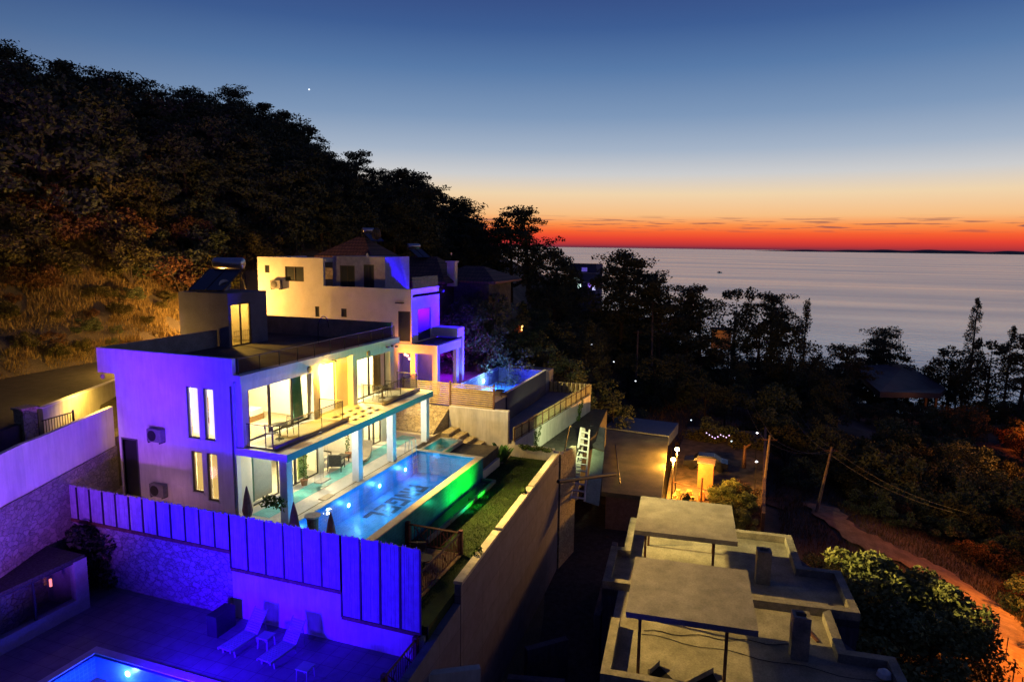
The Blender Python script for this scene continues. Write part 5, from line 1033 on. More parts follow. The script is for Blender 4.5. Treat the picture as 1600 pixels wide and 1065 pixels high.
for (px_, py_, d_, h_, lab) in ((1183, 677, 70, 3.4, 'thin pole with a tiny white lamp at the far end of the yard wall'), (1182, 722, 60, 3.2, 'thin pole with a tiny white lamp half way along the yard wall')):
    p = at(px_, py_, d_); t_ = thing('lamp_pole', (p.x, p.y, p.z - h_), lab, 'lamp post'); part('pole', MB().bar((p.x, p.y, p.z - h_), (p.x, p.y, p.z), .035, 5), metal, t_); part('bulb', MB().lathe((p.x, p.y, p.z), [(.04, 0), (.12, .06), (.04, .14)], 8), mat('cold_bulb', (1, 1, 1), .5, .02, emit=(.85, .9, 1), es=6), t_)
pl = thing('statue_post', (54, -21, -9.4), 'rough bare wooden post lit orange near the far corner of the yard', 'post'); p = at(1164, 700, 66)
m_ = MB(); m_.bar((p.x, p.y, p.z - 2), (p.x + .1, p.y, p.z + .3), .22, 6, .12); m_.bar((p.x, p.y, p.z), (p.x, p.y - .5, p.z + .5), .08, 5); part('post', m_, wood, pl); pl.name = 'wooden_post'; pl.location = (0, 0, 0)
for c_ in pl.children: c_.location = Vector((54, -21, -9.4))
# fairy lights
p = [at(1104 + 4.4 * k, 679 + [-3, 0, 3, 5, 3, 0, 2, 4, 1][k], 72) for k in range(9)]
fl_ = thing('string_lights', p[0], 'short string of violet fairy lights beyond the yard', 'string lights'); m_ = MB()
for a, c in zip(p, p[1:]): m_.bar(a, c, .015, 3)
part('wire', m_, metal, fl_); m_ = MB()
for a in p: m_.lathe(a, [(.02, -.05), (.07, 0), (.02, .05)], 6)
part('bulbs', m_, mat('violet_bulb', (1, 1, 1), .5, .02, emit=(.7, .5, 1), es=3), fl_)
# utility poles and wires
poles = []
for (tx, ty, bx2, by2, d_, lab) in ((1203, 680, 1187, 822, 62, 'dark timber utility pole at the right end of the yard wall'), (1300, 698, 1272, 815, 66, 'leaning timber utility pole catching orange light among the olive trees'), (997, 516, 994, 592, 105, 'pale slim utility pole in the dark wood below the sea'), (1020, 470, 1018, 572, 108, 'bare pale trunk like pole under the tall pine')):
    a = at(tx, ty, d_); c = at(bx2, by2, d_ * .96); t_ = thing('utility_pole', c, lab, 'utility pole'); part('pole', MB().bar(c, a, .17, 7, .11), mat('pole_timber', (.24, .17, .12), .9, .25, 3), t_); u = (a - c).normalized(); r_ = Vector((.3, -.95, 0)); part('crossarm', MB().bar(a - u * .4 - r_ * .7, a - u * .4 + r_ * .7, .06, 4), wood, t_); poles.append(a - u * .4)
for i, (a, c) in enumerate(((poles[1], at(1240, 640, 92)), (poles[1], at(1500, 800, 48)), (poles[0], at(1160, 600, 100)), (poles[0], poles[1]))):
    for s_ in (-.5, .5):
        m_ = MB(); o = Vector((.3, -.95, 0)) * s_; n = 10
        for k in range(n): 
            f_ = lambda t_: a.lerp(c, t_) + o - Vector((0, 0, 1.2)) * (4 * t_ * (1 - t_)) * .6
            m_.bar(f_(k / n), f_((k + 1) / n), .012, 3)
        solo('power_line', m_, mat('wire_grey', (.25, .22, .2), .6, .1), ['%s power line running back from the leaning pole toward the sea', '%s power line running right from the leaning pole', '%s power line running back from the yard wall pole', '%s power line between the two timber poles'][i] % ('left' if s_ > 0 else 'right'), 'power line', 'power lines')
# big barn like roof on the right, lit posts
br = thing('dark_roofed_shed', (130, -55, -35), 'large dark low pitched shed roof among the trees before the shore', 'shed')
c0 = [at(1328, 572, 140), at(1415, 568, 152), at(1478, 606, 142), at(1470, 614, 128), at(1375, 612, 120)]
bs = MB(); bs.add([tuple(v) for v in c0] + [tuple(v - Vector((0, 0, 1))) for v in c0], [(0, 4, 3, 2, 1), (5, 6, 7, 8, 9)] + [(i, (i + 1) % 5, (i + 1) % 5 + 5, i + 5) for i in range(5)]); part('roof', bs, mat('shed_roof', (.09, .08, .10), .7, .2, .3), br)
for i, (x, y, d_) in enumerate(((1464, 616, 128), (1480, 634, 124), (1448, 615, 128))): a = at(x, y, d_); part('post', MB().bar(a, a - Vector((0, 0, 2.6)), .2, 5), mat('orange_post', (.6, .3, .1), .8, .1), br)
light('shed_light', 'POINT', at(1458, 622, 120), (1, .35, .08), 160, .2)
# far lit pieces
fb2 = thing('far_apartment_block', at(905, 430, 175), 'small distant apartment block with violet and white lights between the pines above the sea', 'building')
ctr = at(913, 428, 178); m_ = MB(); m_.box(ctr.x, ctr.x + 8, ctr.y - 3.2, ctr.y + 4.2, ctr.z - 10, ctr.z + 2.6); part('wall', m_, mat('bluish_render', (.10, .10, .22), .9, .1), fb2)
for k in range(3): part('balcony_slab', MB().box(ctr.x - 1, ctr.x, ctr.y - 3.4, ctr.y + 4.4, ctr.z + 2.6 - k * 2.4, ctr.z + 2.8 - k * 2.4), lil, fb2)
for (x, y, c_, e_) in ((905, 447, (.7, 1, .9), 2.5), (913, 421, (.2, .12, 1), .35), (923, 446, (.35, .15, 1), 1), (928, 450, (.6, .6, 1), 1.4), (901, 437, (.6, .8, .7), .6)):
    a = at(x, y, 172); r_ = .4 if e_ > 1.2 else .7; part('lit_window', MB().box(a.x, a.x + .2, a.y - r_, a.y + r_, a.z - .5, a.z + .5), mat('win_glow_%d' % x, (1, 1, 1), .5, .01, emit=c_, es=e_), fb2)
for (x, y, d_, c_, lab) in ((755, 523, 80, (.1, 1, .9), 'small glowing turquoise lamp in the garden behind the blue pool'), (862, 511, 110, (.4, 1, .9), 'tiny path light, farthest of the row down the dark slope'), (893, 524, 100, (.8, 1, .9), 'tiny path light, second of the row down the dark slope'), (924, 538, 92, (.8, .9, 1), 'tiny path light, third of the row down the dark slope'), (959, 565, 86, (.8, .9, 1), 'tiny path light, fourth of the row down the dark slope'), (993, 595, 80, (.8, .9, 1), 'tiny path light, nearest of the row down the dark slope'), (874, 473, 120, (.4, .8, .8), 'tiny greenish light high in the dark wood'), (1080, 656, 80, (.6, .8, 1), 'tiny bluish light beyond the yard'), (1143, 689, 75, (.7, .9, 1), 'tiny white light just behind the parked car')):
    a = at(x, y, d_); r_ = .45 if x == 755 else .10
    o = solo('garden_light', MB().lathe(a, [(r_ * .3, -r_ * .6), (r_, 0), (r_ * .3, r_ * .6)], 8), mat('light_%d' % x, (1, 1, 1), .5, .01, emit=c_, es=5 if x == 755 else 3), lab, 'garden light')
light('turquoise_light', 'POINT', at(755, 520, 79), (.1, 1, .9), 30, .2)
ob = thing('orange_house_wall', at(1130, 535, 150), 'small orange lit house wall among the trees below the pines', 'house'); a = at(1120, 524, 150)
part('wall', MB().box(a.x, a.x + 4, a.y - 3, a.y + 1.2, a.z - 3, a.z + 1.2), mat('orange_render', (.45, .3, .22)), ob); part('roof', MB().box(a.x - .3, a.x + 4.3, a.y - 3.3, a.y + 1.5, a.z + 1.202, a.z + 1.4), gravel, ob); light('orange_light', 'POINT', (a.x - 3, a.y, a.z + .5), (1, .4, .08), 160, .2)
bt = thing('boat', (0, 0, -60), 'tiny dark boat with a long wake on the sea left of centre', 'boat')
a = at(1124, 426, 1); d_ = (a - CAM).normalized(); k = (-60 - CAM.z) / d_.z; bpos = CAM + d_ * k; bt.location = bpos; ORG[bt.name] = Vector(bpos)
sc9 = 1.6; part('hull', MB().prism([(bpos.x - 1 * sc9, bpos.y + 4 * sc9), (bpos.x + 1 * sc9, bpos.y + 4 * sc9), (bpos.x + 1.2 * sc9, bpos.y - 3 * sc9), (bpos.x, bpos.y - 5 * sc9), (bpos.x - 1.2 * sc9, bpos.y - 3 * sc9)], -60.5, -60 + 1.3 * sc9), metal, bt); part('cabin', MB().box(bpos.x - .8 * sc9, bpos.x + .8 * sc9, bpos.y - 1.5 * sc9, bpos.y + 1.5 * sc9, -60 + 1.302 * sc9, -60 + 2.6 * sc9), metal, bt)

light('yard_flood', 'SPOT', (25.0, 1.5, 8.6), (1, .78, .30), 9000, .1, (33.5, -13, -6), 42, 1); f_ = thing('floodlight', (24.7, 1.6, 8.4), 'floodlight at the far corner of the second villa terrace', 'floodlight'); part('housing', MB().box(24.61, 24.95, 1.5, 1.8, 8.62, 8.78), metal, f_)  # added spot to brighten the slab roof and bamboo fence
light('wall_flood', 'SPOT', (19.0, -11.6, .5), (.9, 1, .42), 1500, .1, (25, -7.8, -2.2), 84, .8); f_ = thing('wall_lamp', (18.6, -10.35, -1.2), 'small lamp on the stone wall beside the white ladder', 'wall lamp'); part('bracket', MB().bar((18.6, -10.3, -1.15), (18.6, -10.6, .5), .03, 5), metal, f_); part('lamp_head', MB().lathe((18.6, -10.7, .5), [(.04, 0), (.1, .04), (.08, .14), (.02, .16)], 8), MC['lamp_diffuser'], f_)

for (x, y) in ((8.2, -9.2), (14.3, -1.2), (1.2, -7.6), (6.2, -4.4)):
    part('drain', CB().lathe((x, y, zf_ + .002), [(.12, 0), (.12, .012), (.03, .014)], 12), metal, cb_)
for i, (x, y, a, l_) in enumerate(((4.6, -8.0, .3, 1.4), (8.6, -3.4, 1.2, 1.1), (12.9, -6.9, 2.4, .9))):
    solo('plank', CB().wallseg((x, y), (x + l_ * math.cos(a), y + l_ * math.sin(a)), zf_ + .004, zf_ + .05, .14), wood, ['loose plank beside the near chimney of the concrete roof', 'loose plank beside the far canopy of the concrete roof', 'loose plank at the far right of the farther concrete roof'][i], 'plank')

# ---------------------------------------------------------------- vegetation
pineL = leafmat('pine_needles', (.05, .066, .042), (.115, .13, .07)); oliveL = leafmat('olive_leaves', (.06, .085, .04), (.18, .20, .09)); scrubL = leafmat('scrub_leaves', (.045, .05, .016), (.15, .125, .04)); oliveB = leafmat('silver_olive_leaves', (.10, .13, .04), (.30, .31, .12)); redL = leafmat('dry_scrub', (.09, .045, .02), (.20, .10, .04)); bark = mat('bark', (.10, .075, .055), .95, .3, 5)  # oliveB is a brighter olive copy, with the light put into its colour
HH = {}
def limb(mb, a, b_, r0, r1, n=5):
    mb.bar(a, b_, r0, n, r1)
def make_tree(name, kind, seed, h, label, cat, lm, nl=1.0):
    rs = np.random.RandomState(seed); t_ = thing(name, (0, 0, 0), label, cat); tm = MB(); lm_ = MB()
    if kind == 'pine':
        lean = rs.randn(2) * .04 * h; top = Vector((lean[0], lean[1], h * .93)); tm.bar((0, 0, -.5), top * .5, .022 * h, 7, .016 * h); tm.bar(top * .5, top, .016 * h, 6, .004 * h)
        for i in range(34):
            z = h * (.20 + .76 * ((i + rs.rand()) / 34)); f_ = (z / h - .20) / .76; L_ = h * .30 * (1 - .62 * f_ ** 2.2) * (.55 + .65 * rs.rand()); a = rs.rand() * 6.283
            base = top * (z / top.z) * .98; e = base + Vector((math.cos(a) * L_, math.sin(a) * L_, L_ * (.12 + .35 * rs.rand()))); limb(tm, base, e, .007 * h, .002 * h, 4)
            for j in range(4):
                c = base.lerp(e, .45 + .2 * j) + Vector(rs.randn(3) * .028 * h); r_ = h * (.045 + .035 * rs.rand()); leafcloud(lm_, c, (r_ * 1.35, r_ * 1.35, r_ * .62), int(46 * nl), .013 * h, rs, shell=.2)
        leafcloud(lm_, top, (.09 * h, .09 * h, .06 * h), int(120 * nl), .013 * h, rs, shell=.2)
    elif kind == 'dense':
        tm.bar((0, 0, -.5), (0, 0, h * .6), .03 * h, 6, .012 * h)
        for i in range(34):
            u = rs.rand(); z = h * (.14 + .80 * u); w_ = .30 * h * math.sqrt(max(1 - ((z / h - .42) / .58) ** 2, .05)) * (.6 + .5 * rs.rand()); a = rs.rand() * 6.283; c = Vector((math.cos(a) * w_, math.sin(a) * w_, z)); r_ = h * (.07 + .06 * rs.rand())
            if i % 3 == 0: limb(tm, (0, 0, z * .6), c, .008 * h, .002 * h, 4)
            leafcloud(lm_, c, (r_, r_, r_ * .8), int(95 * nl), .017 * h, rs, shell=.3)
    elif kind == 'cypress':
        tm.bar((0, 0, -.5), (0, 0, h * .9), .018 * h, 6, .004 * h)
        for i in range(46):
            f_ = (i + rs.rand()) / 46; z = h * (.08 + .9 * f_); w_ = h * .115 * (1 - f_) ** .75 * (.6 + .7 * rs.rand()) + .008 * h; a = rs.rand() * 6.283; c = (math.cos(a) * w_, math.sin(a) * w_, z); r_ = h * (.03 + .03 * (1 - f_)); leafcloud(lm_, c, (r_, r_, r_ * 1.5), int(60 * nl), .010 * h, rs, shell=.2)
            if i % 4 == 0: limb(tm, (0, 0, z), c, .004 * h, .001 * h, 3)
    elif kind == 'poplar':
        tm.bar((0, 0, -.5), (0, 0, h * .8), .02 * h, 6, .005 * h)
        for i in range(30):
            f_ = (i + rs.rand()) / 30; z = h * (.28 + .68 * f_); w_ = h * .12 * math.sin(math.pi * min(f_ + .15, 1)) * rs.rand(); a = rs.rand() * 6.283; c = (math.cos(a) * w_, math.sin(a) * w_, z); leafcloud(lm_, c, (.05 * h, .05 * h, .07 * h), int(42 * nl), .011 * h, rs, shell=.2); limb(tm, (0, 0, z - .1 * h), c, .005 * h, .001 * h, 3)
    elif kind == 'bush':
        tm.bar((0, 0, -.4), (0, 0, h * .5), .03 * h, 5, .01 * h)
        for i in range(26):
            a = rs.rand() * 6.283; u = rs.rand(); w_ = .46 * h * math.sqrt(rs.rand()); z = h * (.22 + .6 * rs.rand() * (1 - (w_ / h) ** 2 * 1.6)); c = (math.cos(a) * w_, math.sin(a) * w_, z); r_ = h * (.11 + .08 * rs.rand()); leafcloud(lm_, c, (r_, r_, r_ * .85), int(105 * nl), .024 * h, rs, shell=.35)
            if i % 3 == 0: limb(tm, (0, 0, .1), c, .015 * h, .003 * h, 3)
    kids = [part('trunk', tm, bark, t_), part('crown', lm_, lm, t_)]
    KIDS[t_.name] = kids; HH[t_.name] = h
    return t_
def zone(x, y, z, far=False):
    q = Vector((x, y, z)) - CAM; dd = q.dot(FW); px = 800 + FPX * q.dot(RT) / dd; py = 532.5 - FPX * q.dot(UP) / dd
    if not far:
        h_ = ['at the far left edge', 'left of the evening star', 'above the stair tower', 'behind the second villa', 'above the stone house', 'by the sea'][min(int(max(px, 0) // 135), 5)]
        return h_ + (', high up' if py < np.interp(px, [0, 800], [230, 400]) else ', low down')
    h_ = ['past the blue pool', 'past the bamboo fence', 'past the slab roof', 'past the yard', 'past the leaning pole', 'before the shed', 'below the cypress', 'at the right edge'][min(max(int((px - 830) // 98), 0), 7)]
    return h_ + (', farthest down' if py < 560 else ', midway' if py < 640 else ', near side')
KN = {'pine': 'dark pine', 'dense': 'dark leafy tree', 'olive': 'grey olive tree', 'scrub': 'brownish shrub', 'red': 'reddish dry bush'}
PR = {}
def proto(kind, n, h, nm, cat, lm, nl=1.):
    PR[kind] = [make_tree(nm, {'olive': 'bush', 'bigolive': 'bush', 'scrub': 'bush', 'red': 'bush'}.get(kind, kind), 100 + 17 * i + sum(map(ord, kind)), h, 'x', cat, lm, nl) for i in range(n)]
proto('pine', 5, 12, 'pine_tree', 'tree', pineL); proto('dense', 3, 10, 'broadleaf_tree', 'tree', pineL); proto('cypress', 1, 14, 'cypress_tree', 'tree', pineL); proto('poplar', 1, 10, 'poplar_tree', 'tree', pineL, 1.3)
proto('olive', 3, 4.5, 'olive_tree', 'tree', oliveL, 1.6); proto('bigolive', 2, 4.5, 'olive_tree', 'tree', oliveB, 2.6); proto('scrub', 3, 4, 'shrub', 'shrub', scrubL, 1.2); proto('red', 2, 3.5, 'dry_bush', 'shrub', redL)
first = set()
def put(kind, x, y, h, label, group=None, z=None, wid=1., vr=None):
    p = PR[kind][vr if vr is not None else random.randrange(len(PR[kind]))]; s_ = h / HH[p.name]; z = ground(x, y) - .1 if z is None else z
    sc_ = (s_ * wid, s_ * wid, s_); rz_ = random.random() * 6.28
    if p.name not in first:
        first.add(p.name); p.location = (x, y, z); p.rotation_euler = (0, 0, rz_); p.scale = sc_; p['label'] = label
        if group: p['group'] = group
        return p
    c = p.copy(); COL.objects.link(c); c.location = (x, y, z); c.rotation_euler = (0, 0, rz_); c.scale = sc_; c['label'] = label
    if group: c['group'] = group
    elif 'group' in c: del c['group']
    for k_ in KIDS[p.name]: d = k_.copy(); COL.objects.link(d); d.parent = c
    return c
def put_px(kind, px, py, d, label, group=None, wid=1., hmax=40, vr=None, hmin=2):
    p = at(px, py, d); g_ = ground(p.x, p.y); h = min(max(p.z - g_, hmin), hmax); z = p.z - h
    return put(kind, p.x, p.y, h, label, group, z, wid, vr)
def hd(px): return px
# skyline pines of the ridge (pixel of the tree top)
F = 'pines on the wooded ridge'
sky = [(-15, 75, 95), (10, 72, 92), (45, 100, 95), (80, 100, 98), (112, 98, 96), (150, 120, 98), (180, 112, 98), (215, 125, 100), (250, 140, 102), (290, 133, 104), (325, 146, 105), (352, 133, 104), (385, 168, 108), (415, 163, 108), (445, 172, 110), (475, 196, 112), (498, 240, 116), (520, 238, 116), (555, 236, 116), (578, 262, 118), (605, 272, 124), (632, 262, 122), (655, 268, 126), (680, 290, 128), (705, 306, 130), (728, 318, 132), (745, 345, 134)]
for i, (px, py, d) in enumerate(sky): put_px('pine', px, py, d, 'dark skyline pine, number %d of the ridge counted from the left' % (i + 1) if False else 'dark pine on the ridge skyline ' + zone(*at(px, py, d)).split(',')[0], F, 1.25, 17, hmin=9)
# fill the wooded slope behind them
n = 0
for k in range(4000):
    if n >= 190: break
    px = random.uniform(-60, 800); d = random.uniform(50, 135); 
    dirn = ray(px, 380); x = CAM.x + dirn.x * d; y = CAM.y + dirn.y * d
    if y < 29 or y > 70: continue
    h = random.uniform(7.5, 12); gz = ground(x, y)
    q_ = Vector((x, y, gz + h)) - CAM; dd = q_.dot(FW); pyt = 532.5 - FPX * q_.dot(UP) / dd; pxt = 800 + FPX * q_.dot(RT) / dd
    lim = float(np.interp(pxt, [p[0] for p in sky], [p[1] for p in sky])) + 12
    if pyt < lim: continue
    kk = random.choice(['pine', 'pine', 'dense']); put(kk, x, y, h, KN[kk] + ' in the unlit wood ' + zone(x, y, gz + h), 'trees in the dark of the wooded hillside', wid=1.2); n += 1
for px, py, d, k_, lab in ((800, 335, 120, 'dense', 'big dark bushy pine standing against the orange sky left of the sea'), (828, 322, 118, 'pine', 'tall dark pine top against the orange sky beside the horizon'), (780, 350, 122, 'pine', 'dark pine filling the gap left of the big skyline tree'), (858, 385, 116, 'dense', 'lower dark tree at the left end of the sea horizon'), (878, 400, 125, 'pine', 'dark pine overlapping the far apartment block'),
        (975, 392, 110, 'pine', 'tall dark pine against the sea with a flat ragged top'), (948, 425, 112, 'dense', 'dark tree at the left foot of the tall flat topped pine'), (1000, 404, 111, 'pine', 'dark pine just right of the flat topped one'), (1035, 432, 108, 'pine', 'slender pine over the bare pale trunk'), (1075, 446, 112, 'pine', 'wide dark pine stepping down toward the shore'), (1100, 468, 114, 'pine', 'dark pine reaching out over the water, right of the wide one'),
        (1152, 446, 125, 'dense', 'full round headed dark tree standing alone against the sea'), (1212, 458, 128, 'pine', 'dark pine right of the round headed tree'), (1190, 480, 122, 'dense', 'low dark tree between round headed tree and pine'), (1240, 500, 120, 'dense', 'dark tree at the foot of the poplar'), (1262, 466, 128, 'poplar', 'slim upright poplar against the sea'), (1300, 540, 128, 'dense', 'low dark tree right of the poplar'), (1326, 540, 130, 'pine', 'small pine above the dark bank'),
        (1382, 512, 155, 'pine', 'open crowned pine with sky showing through by the shore'), (1365, 528, 152, 'pine', 'small pine left of the open crowned one'), (1405, 546, 150, 'dense', 'low tree behind the shed roof'), (1490, 540, 145, 'dense', 'dark round tree left of the cypress'), (1529, 464, 140, 'cypress', 'tall pointed cypress on the right above the sea'), (1552, 528, 135, 'dense', 'thin tree just right of the cypress'), (1583, 508, 130, 'cypress', 'second spiky conifer near the right edge'), (1606, 522, 125, 'pine', 'dark tree cut by the right edge of the photo'), (1470, 556, 150, 'dense', 'low dark tree by the shoreline'), (1510, 560, 140, 'dense', 'dark tree in front of the cypress trunk')):
    put_px(k_, px, py, d, lab, None, 1.15 if k_ == 'pine' else 1.0, 15, hmin=7)
# dark trees covering the slope down to the shore
G2 = 'trees on the dark slope toward the sea'
n = 0; used = []
for k in range(12000):
    if n >= 340: break
    px = random.uniform(830, 1680); d = random.uniform(66, 230); dirn = ray(px, 520); x = CAM.x + dirn.x * d; y = CAM.y + dirn.y * d; h = random.uniform(5, 9)
    gz = ground(x, y)
    if gz < -58.5 or (x < 62 and y > -26): continue
    q_ = Vector((x, y, gz + h)) - CAM; dd = q_.dot(FW); pxt = 800 + FPX * q_.dot(RT) / dd; pyt = 532.5 - FPX * q_.dot(UP) / dd
    lim = float(np.interp(pxt, [830, 880, 900, 950, 1100, 1130, 1290, 1330, 1440, 1460, 1620], [420, 425, 462, 470, 500, 530, 545, 566, 590, 570, 560]))
    if pyt < lim or 950 < pxt < 1100 and 560 < pyt < 760 and random.random() < .75: continue
    if any((x - a) ** 2 + (y - c) ** 2 < 5.5 for a, c in used): continue
    if 1325 < pxt < 1485 and 555 < pyt < 622 and d < 150: continue
    used.append((x, y)); warmz = pxt > 1180 and pyt > 590
    kk = random.choice(['olive', 'olive', 'dense', 'scrub'] if warmz else ['dense', 'pine', 'dense', 'olive']); put(kk, x, y, h * (.8 if warmz else 1), KN[kk] + ' downslope ' + zone(x, y, gz + h, True), G2, wid=1.15); n += 1
# olive grove and scrub, right foreground
n = 0; used = []
for k in range(4000):
    if n >= 95: break
    px = random.uniform(1180, 1750); py = random.uniform(610, 1100); d = random.uniform(32, 76); dirn = ray(px, py)
    dirn = ray(px, 700); x = CAM.x + dirn.x * d; y = CAM.y + dirn.y * d
    if y > -27.5 and x < 61: continue
    if -10 < x < 19 and y > -30: continue
    q_ = Vector((x, y, ground(x, y) + 2.2)) - CAM; dd = q_.dot(FW); pxt = 800 + FPX * q_.dot(RT) / dd; pyt = 532.5 - FPX * q_.dot(UP) / dd
    if any(abs(pxt - a) < 44 * 40 / dd + 22 and -40 < (b - pyt) < 95 * 40 / dd + 10 for a, b in PPX + [(1310, 825), (1357, 850), (1402, 871), (1447, 890), (1490, 912), (1528, 943), (1560, 983), (1588, 1030)]): continue
    if min((x - a) ** 2 + (y - b) ** 2 for a, b in PD) < 8: continue
    if any((x - a) ** 2 + (y - c) ** 2 < 5 for a, c in used): continue
    used.append((x, y)); kk = random.choice(['olive', 'olive', 'scrub', 'red'] if y > -40 else ['olive', 'red', 'red', 'scrub'])
    put(kk, x, y, random.uniform(2.4, 4.6), KN[kk] + ' in the grove ' + zone(x, y, ground(x, y) + 2, True), {'olive': 'olive trees of the right grove', 'scrub': 'shrubs of the right grove', 'red': 'dry bushes of the right grove'}[kk], wid=1.2); n += 1
for px, py, d, h, lab in ((1345, 845, 38, 5.2, 'large bright olive tree beside the far corner of the concrete roof'), (1420, 858, 39, 5.5, 'bushy olive tree lit yellow right of the concrete roof, nearer the path'), (1300, 880, 37, 3.6, 'small round olive crown touching the concrete parapet'), (1400, 930, 34, 5, 'darker olive tree in front, by the lower roof corner'), (1470, 900, 36, 4.5, 'olive tree leaning over the orange path')):
    p = at(px, py, d); put('bigolive', p.x, p.y, h, lab, None, p.z - h, 1.25)
# yard hedges and shrubs
for px, py, d, h, k_, lab in ((1135, 748, 56, 2.4, 'scrub', 'green yellow hedge shrub right of the orange cabin'), (1155, 765, 54, 2.2, 'scrub', 'yellow lit shrub along the yard wall'), (1150, 790, 51, 2.2, 'scrub', 'yellow shrub nearest the concrete canopy'), (1160, 745, 57, 2.6, 'red', 'orange lit dry bush by the yard wall'), (1068, 775, 53, 1.4, 'scrub', 'small dark plant among the crates of the yard'), (1128, 770, 53, 1.8, 'scrub', 'low shrub at the foot of the cabin'),
        (1120, 645, 78, 4.5, 'olive', 'round tree glowing brown beyond the parked car, left one'), (1150, 660, 76, 4.5, 'scrub', 'round tree glowing brown beyond the parked car, middle one'), (1178, 668, 75, 4, 'scrub', 'round tree glowing brown beyond the parked car, right one'), (1098, 660, 77, 3.5, 'scrub', 'low bush beside the fairy lights')):
    p = at(px, py, d); put(k_, p.x, p.y, h, lab, None, p.z - h, 1.1)
# hillside scrub lit by the hidden street lamp
n = 0; used = []
for k in range(9000):
    if n >= 230: break
    x = random.uniform(-30, 36); y = random.uniform(19.3, 37)
    if y < 19.3 + max(0, x - 10) * .3: continue
    if any((x - a) ** 2 + (y - c) ** 2 < (2 if y < 24 else 4.5) for a, c in used): continue
    used.append((x, y)); low = y < 23.5
    kk = random.choice(['scrub', 'scrub', 'olive', 'red']); put(kk, x, y, random.uniform(.7, 1.7) if low else random.uniform(3, 5.5), (('low ' if low else 'tall ') + KN[kk].replace('tree', 'bush') + ' on the golden bank ' + zone(x, y, ground(x, y) + 2)), 'bushes on the golden bank' if low else 'bushes above the golden bank', wid=1.2); n += 1
for x, y, h, lab in ((14, 30, 7, 'broad autumn coloured tree glowing above the rooftop solar heater'), (20, 31, 6.5, 'rounded autumn tree right of the glowing one behind the villas'), (4, 31, 7, 'brown green tree above the golden bank left of the stair tower'), (-6, 34, 9, 'large brownish tree dimly lit on the left hillside'), (8, 26.5, 5, 'bright yellow lit bush tree just above the golden bank')):
    put('scrub', x, y, h, lab, None, None, 1.2)
dry = leafmat('dry_grass_blades', (.16, .11, .04), (.36, .26, .10))
def bankpt(rs):
    x = rs.uniform(-30, 22); y = 18.2 + 9 * rs.rand() ** 1.5
    if math.sin(x * .9 + 2 * math.sin(y * .7)) * math.sin(y * 1.3 + x * .35) + .5 * math.sin(x * 2.3 - y) < -.75: return None
    return x, y, ground(x, y)
blades('dry_grass', bankpt, 80000, .36, dry, .035, 9, 'tall dry golden grass on the bank above the road', 'grass')
def pathpt(rs):
    x = rs.uniform(5, 62); y = rs.uniform(-46, -25)
    if min((x - a) ** 2 + (y - b) ** 2 for a, b in PD) < 2.9: return None
    return x, y, ground(x, y)
blades('dry_weeds', pathpt, 30000, .45, leafmat('weed_blades', (.10, .06, .03), (.20, .13, .06)), .03, 12, 'dry reddish weeds covering the ground of the right grove', 'weeds')
def slopept(rs):
    x = rs.uniform(45, 130); y = rs.uniform(-26, 20); return x, y, ground(x, y)
blades('slope_weeds', slopept, 20000, .6, MC['weed_blades'], .05, 13, 'dim weeds on the dark slope beyond the second villa', 'weeds')
# pointed garden conifers behind the blue pool
for px, py, d, h, lab in ((758, 470, 72, 3, 'small pointed conifer, left of three behind the blue pool'), (789, 464, 74, 3.4, 'small pointed conifer, middle of three behind the blue pool'), (816, 468, 76, 3.2, 'small pointed conifer, right of three behind the blue pool')):
    p = at(px, py, d); put('cypress', p.x, p.y, p.z - ground(p.x, p.y), lab, None, None, 1.4)
for px, py, d in ((1345, 622, 116), (1375, 628, 112), (1400, 624, 115), (1428, 630, 112), (1450, 634, 116), (1478, 642, 114)): p = at(px, py, d); h = min(max(p.z - ground(p.x, p.y), 3), 7); put('dense', p.x, p.y, h, 'dark tree crowding in front of the dark roofed shed', 'trees in front of the shed', p.z - h, 1.3)
for px, py, d in ((722, 470, 60), (738, 462, 62), (752, 480, 60), (730, 490, 58), (765, 452, 64), (745, 440, 66), (745, 500, 66), (775, 505, 64), (805, 500, 67), (830, 515, 68), (850, 540, 64), (880, 560, 62), (800, 540, 60), (840, 480, 85), (870, 500, 82), (915, 520, 84), (905, 560, 74), (940, 590, 72), (960, 620, 70), (1000, 640, 76), (870, 600, 60), (900, 610, 62)):
    p = at(px, py, d); g_ = ground(p.x, p.y); put('dense', p.x, p.y, min(max(p.z - g_, 1.5), 6.5), 'dark leafy tree in the garden around the glowing blue pool', 'garden trees around the blue pool', p.z - min(max(p.z - g_, 1.5), 6.5), 1.2)
sn = thing('wire_fence', (30, -33, -12), 'thin leaning posts along the orange path at the bottom right', 'fence')
for (px, py, d) in ((1562, 965, 42), (1575, 998, 39), (1586, 1035, 36), (1598, 1060, 34)): a = at(px, py, d); part('fence_post', MB().bar(a - Vector((0, 0, 1.1)), a + Vector((0, 0, .1)), .03, 4), wood, sn)

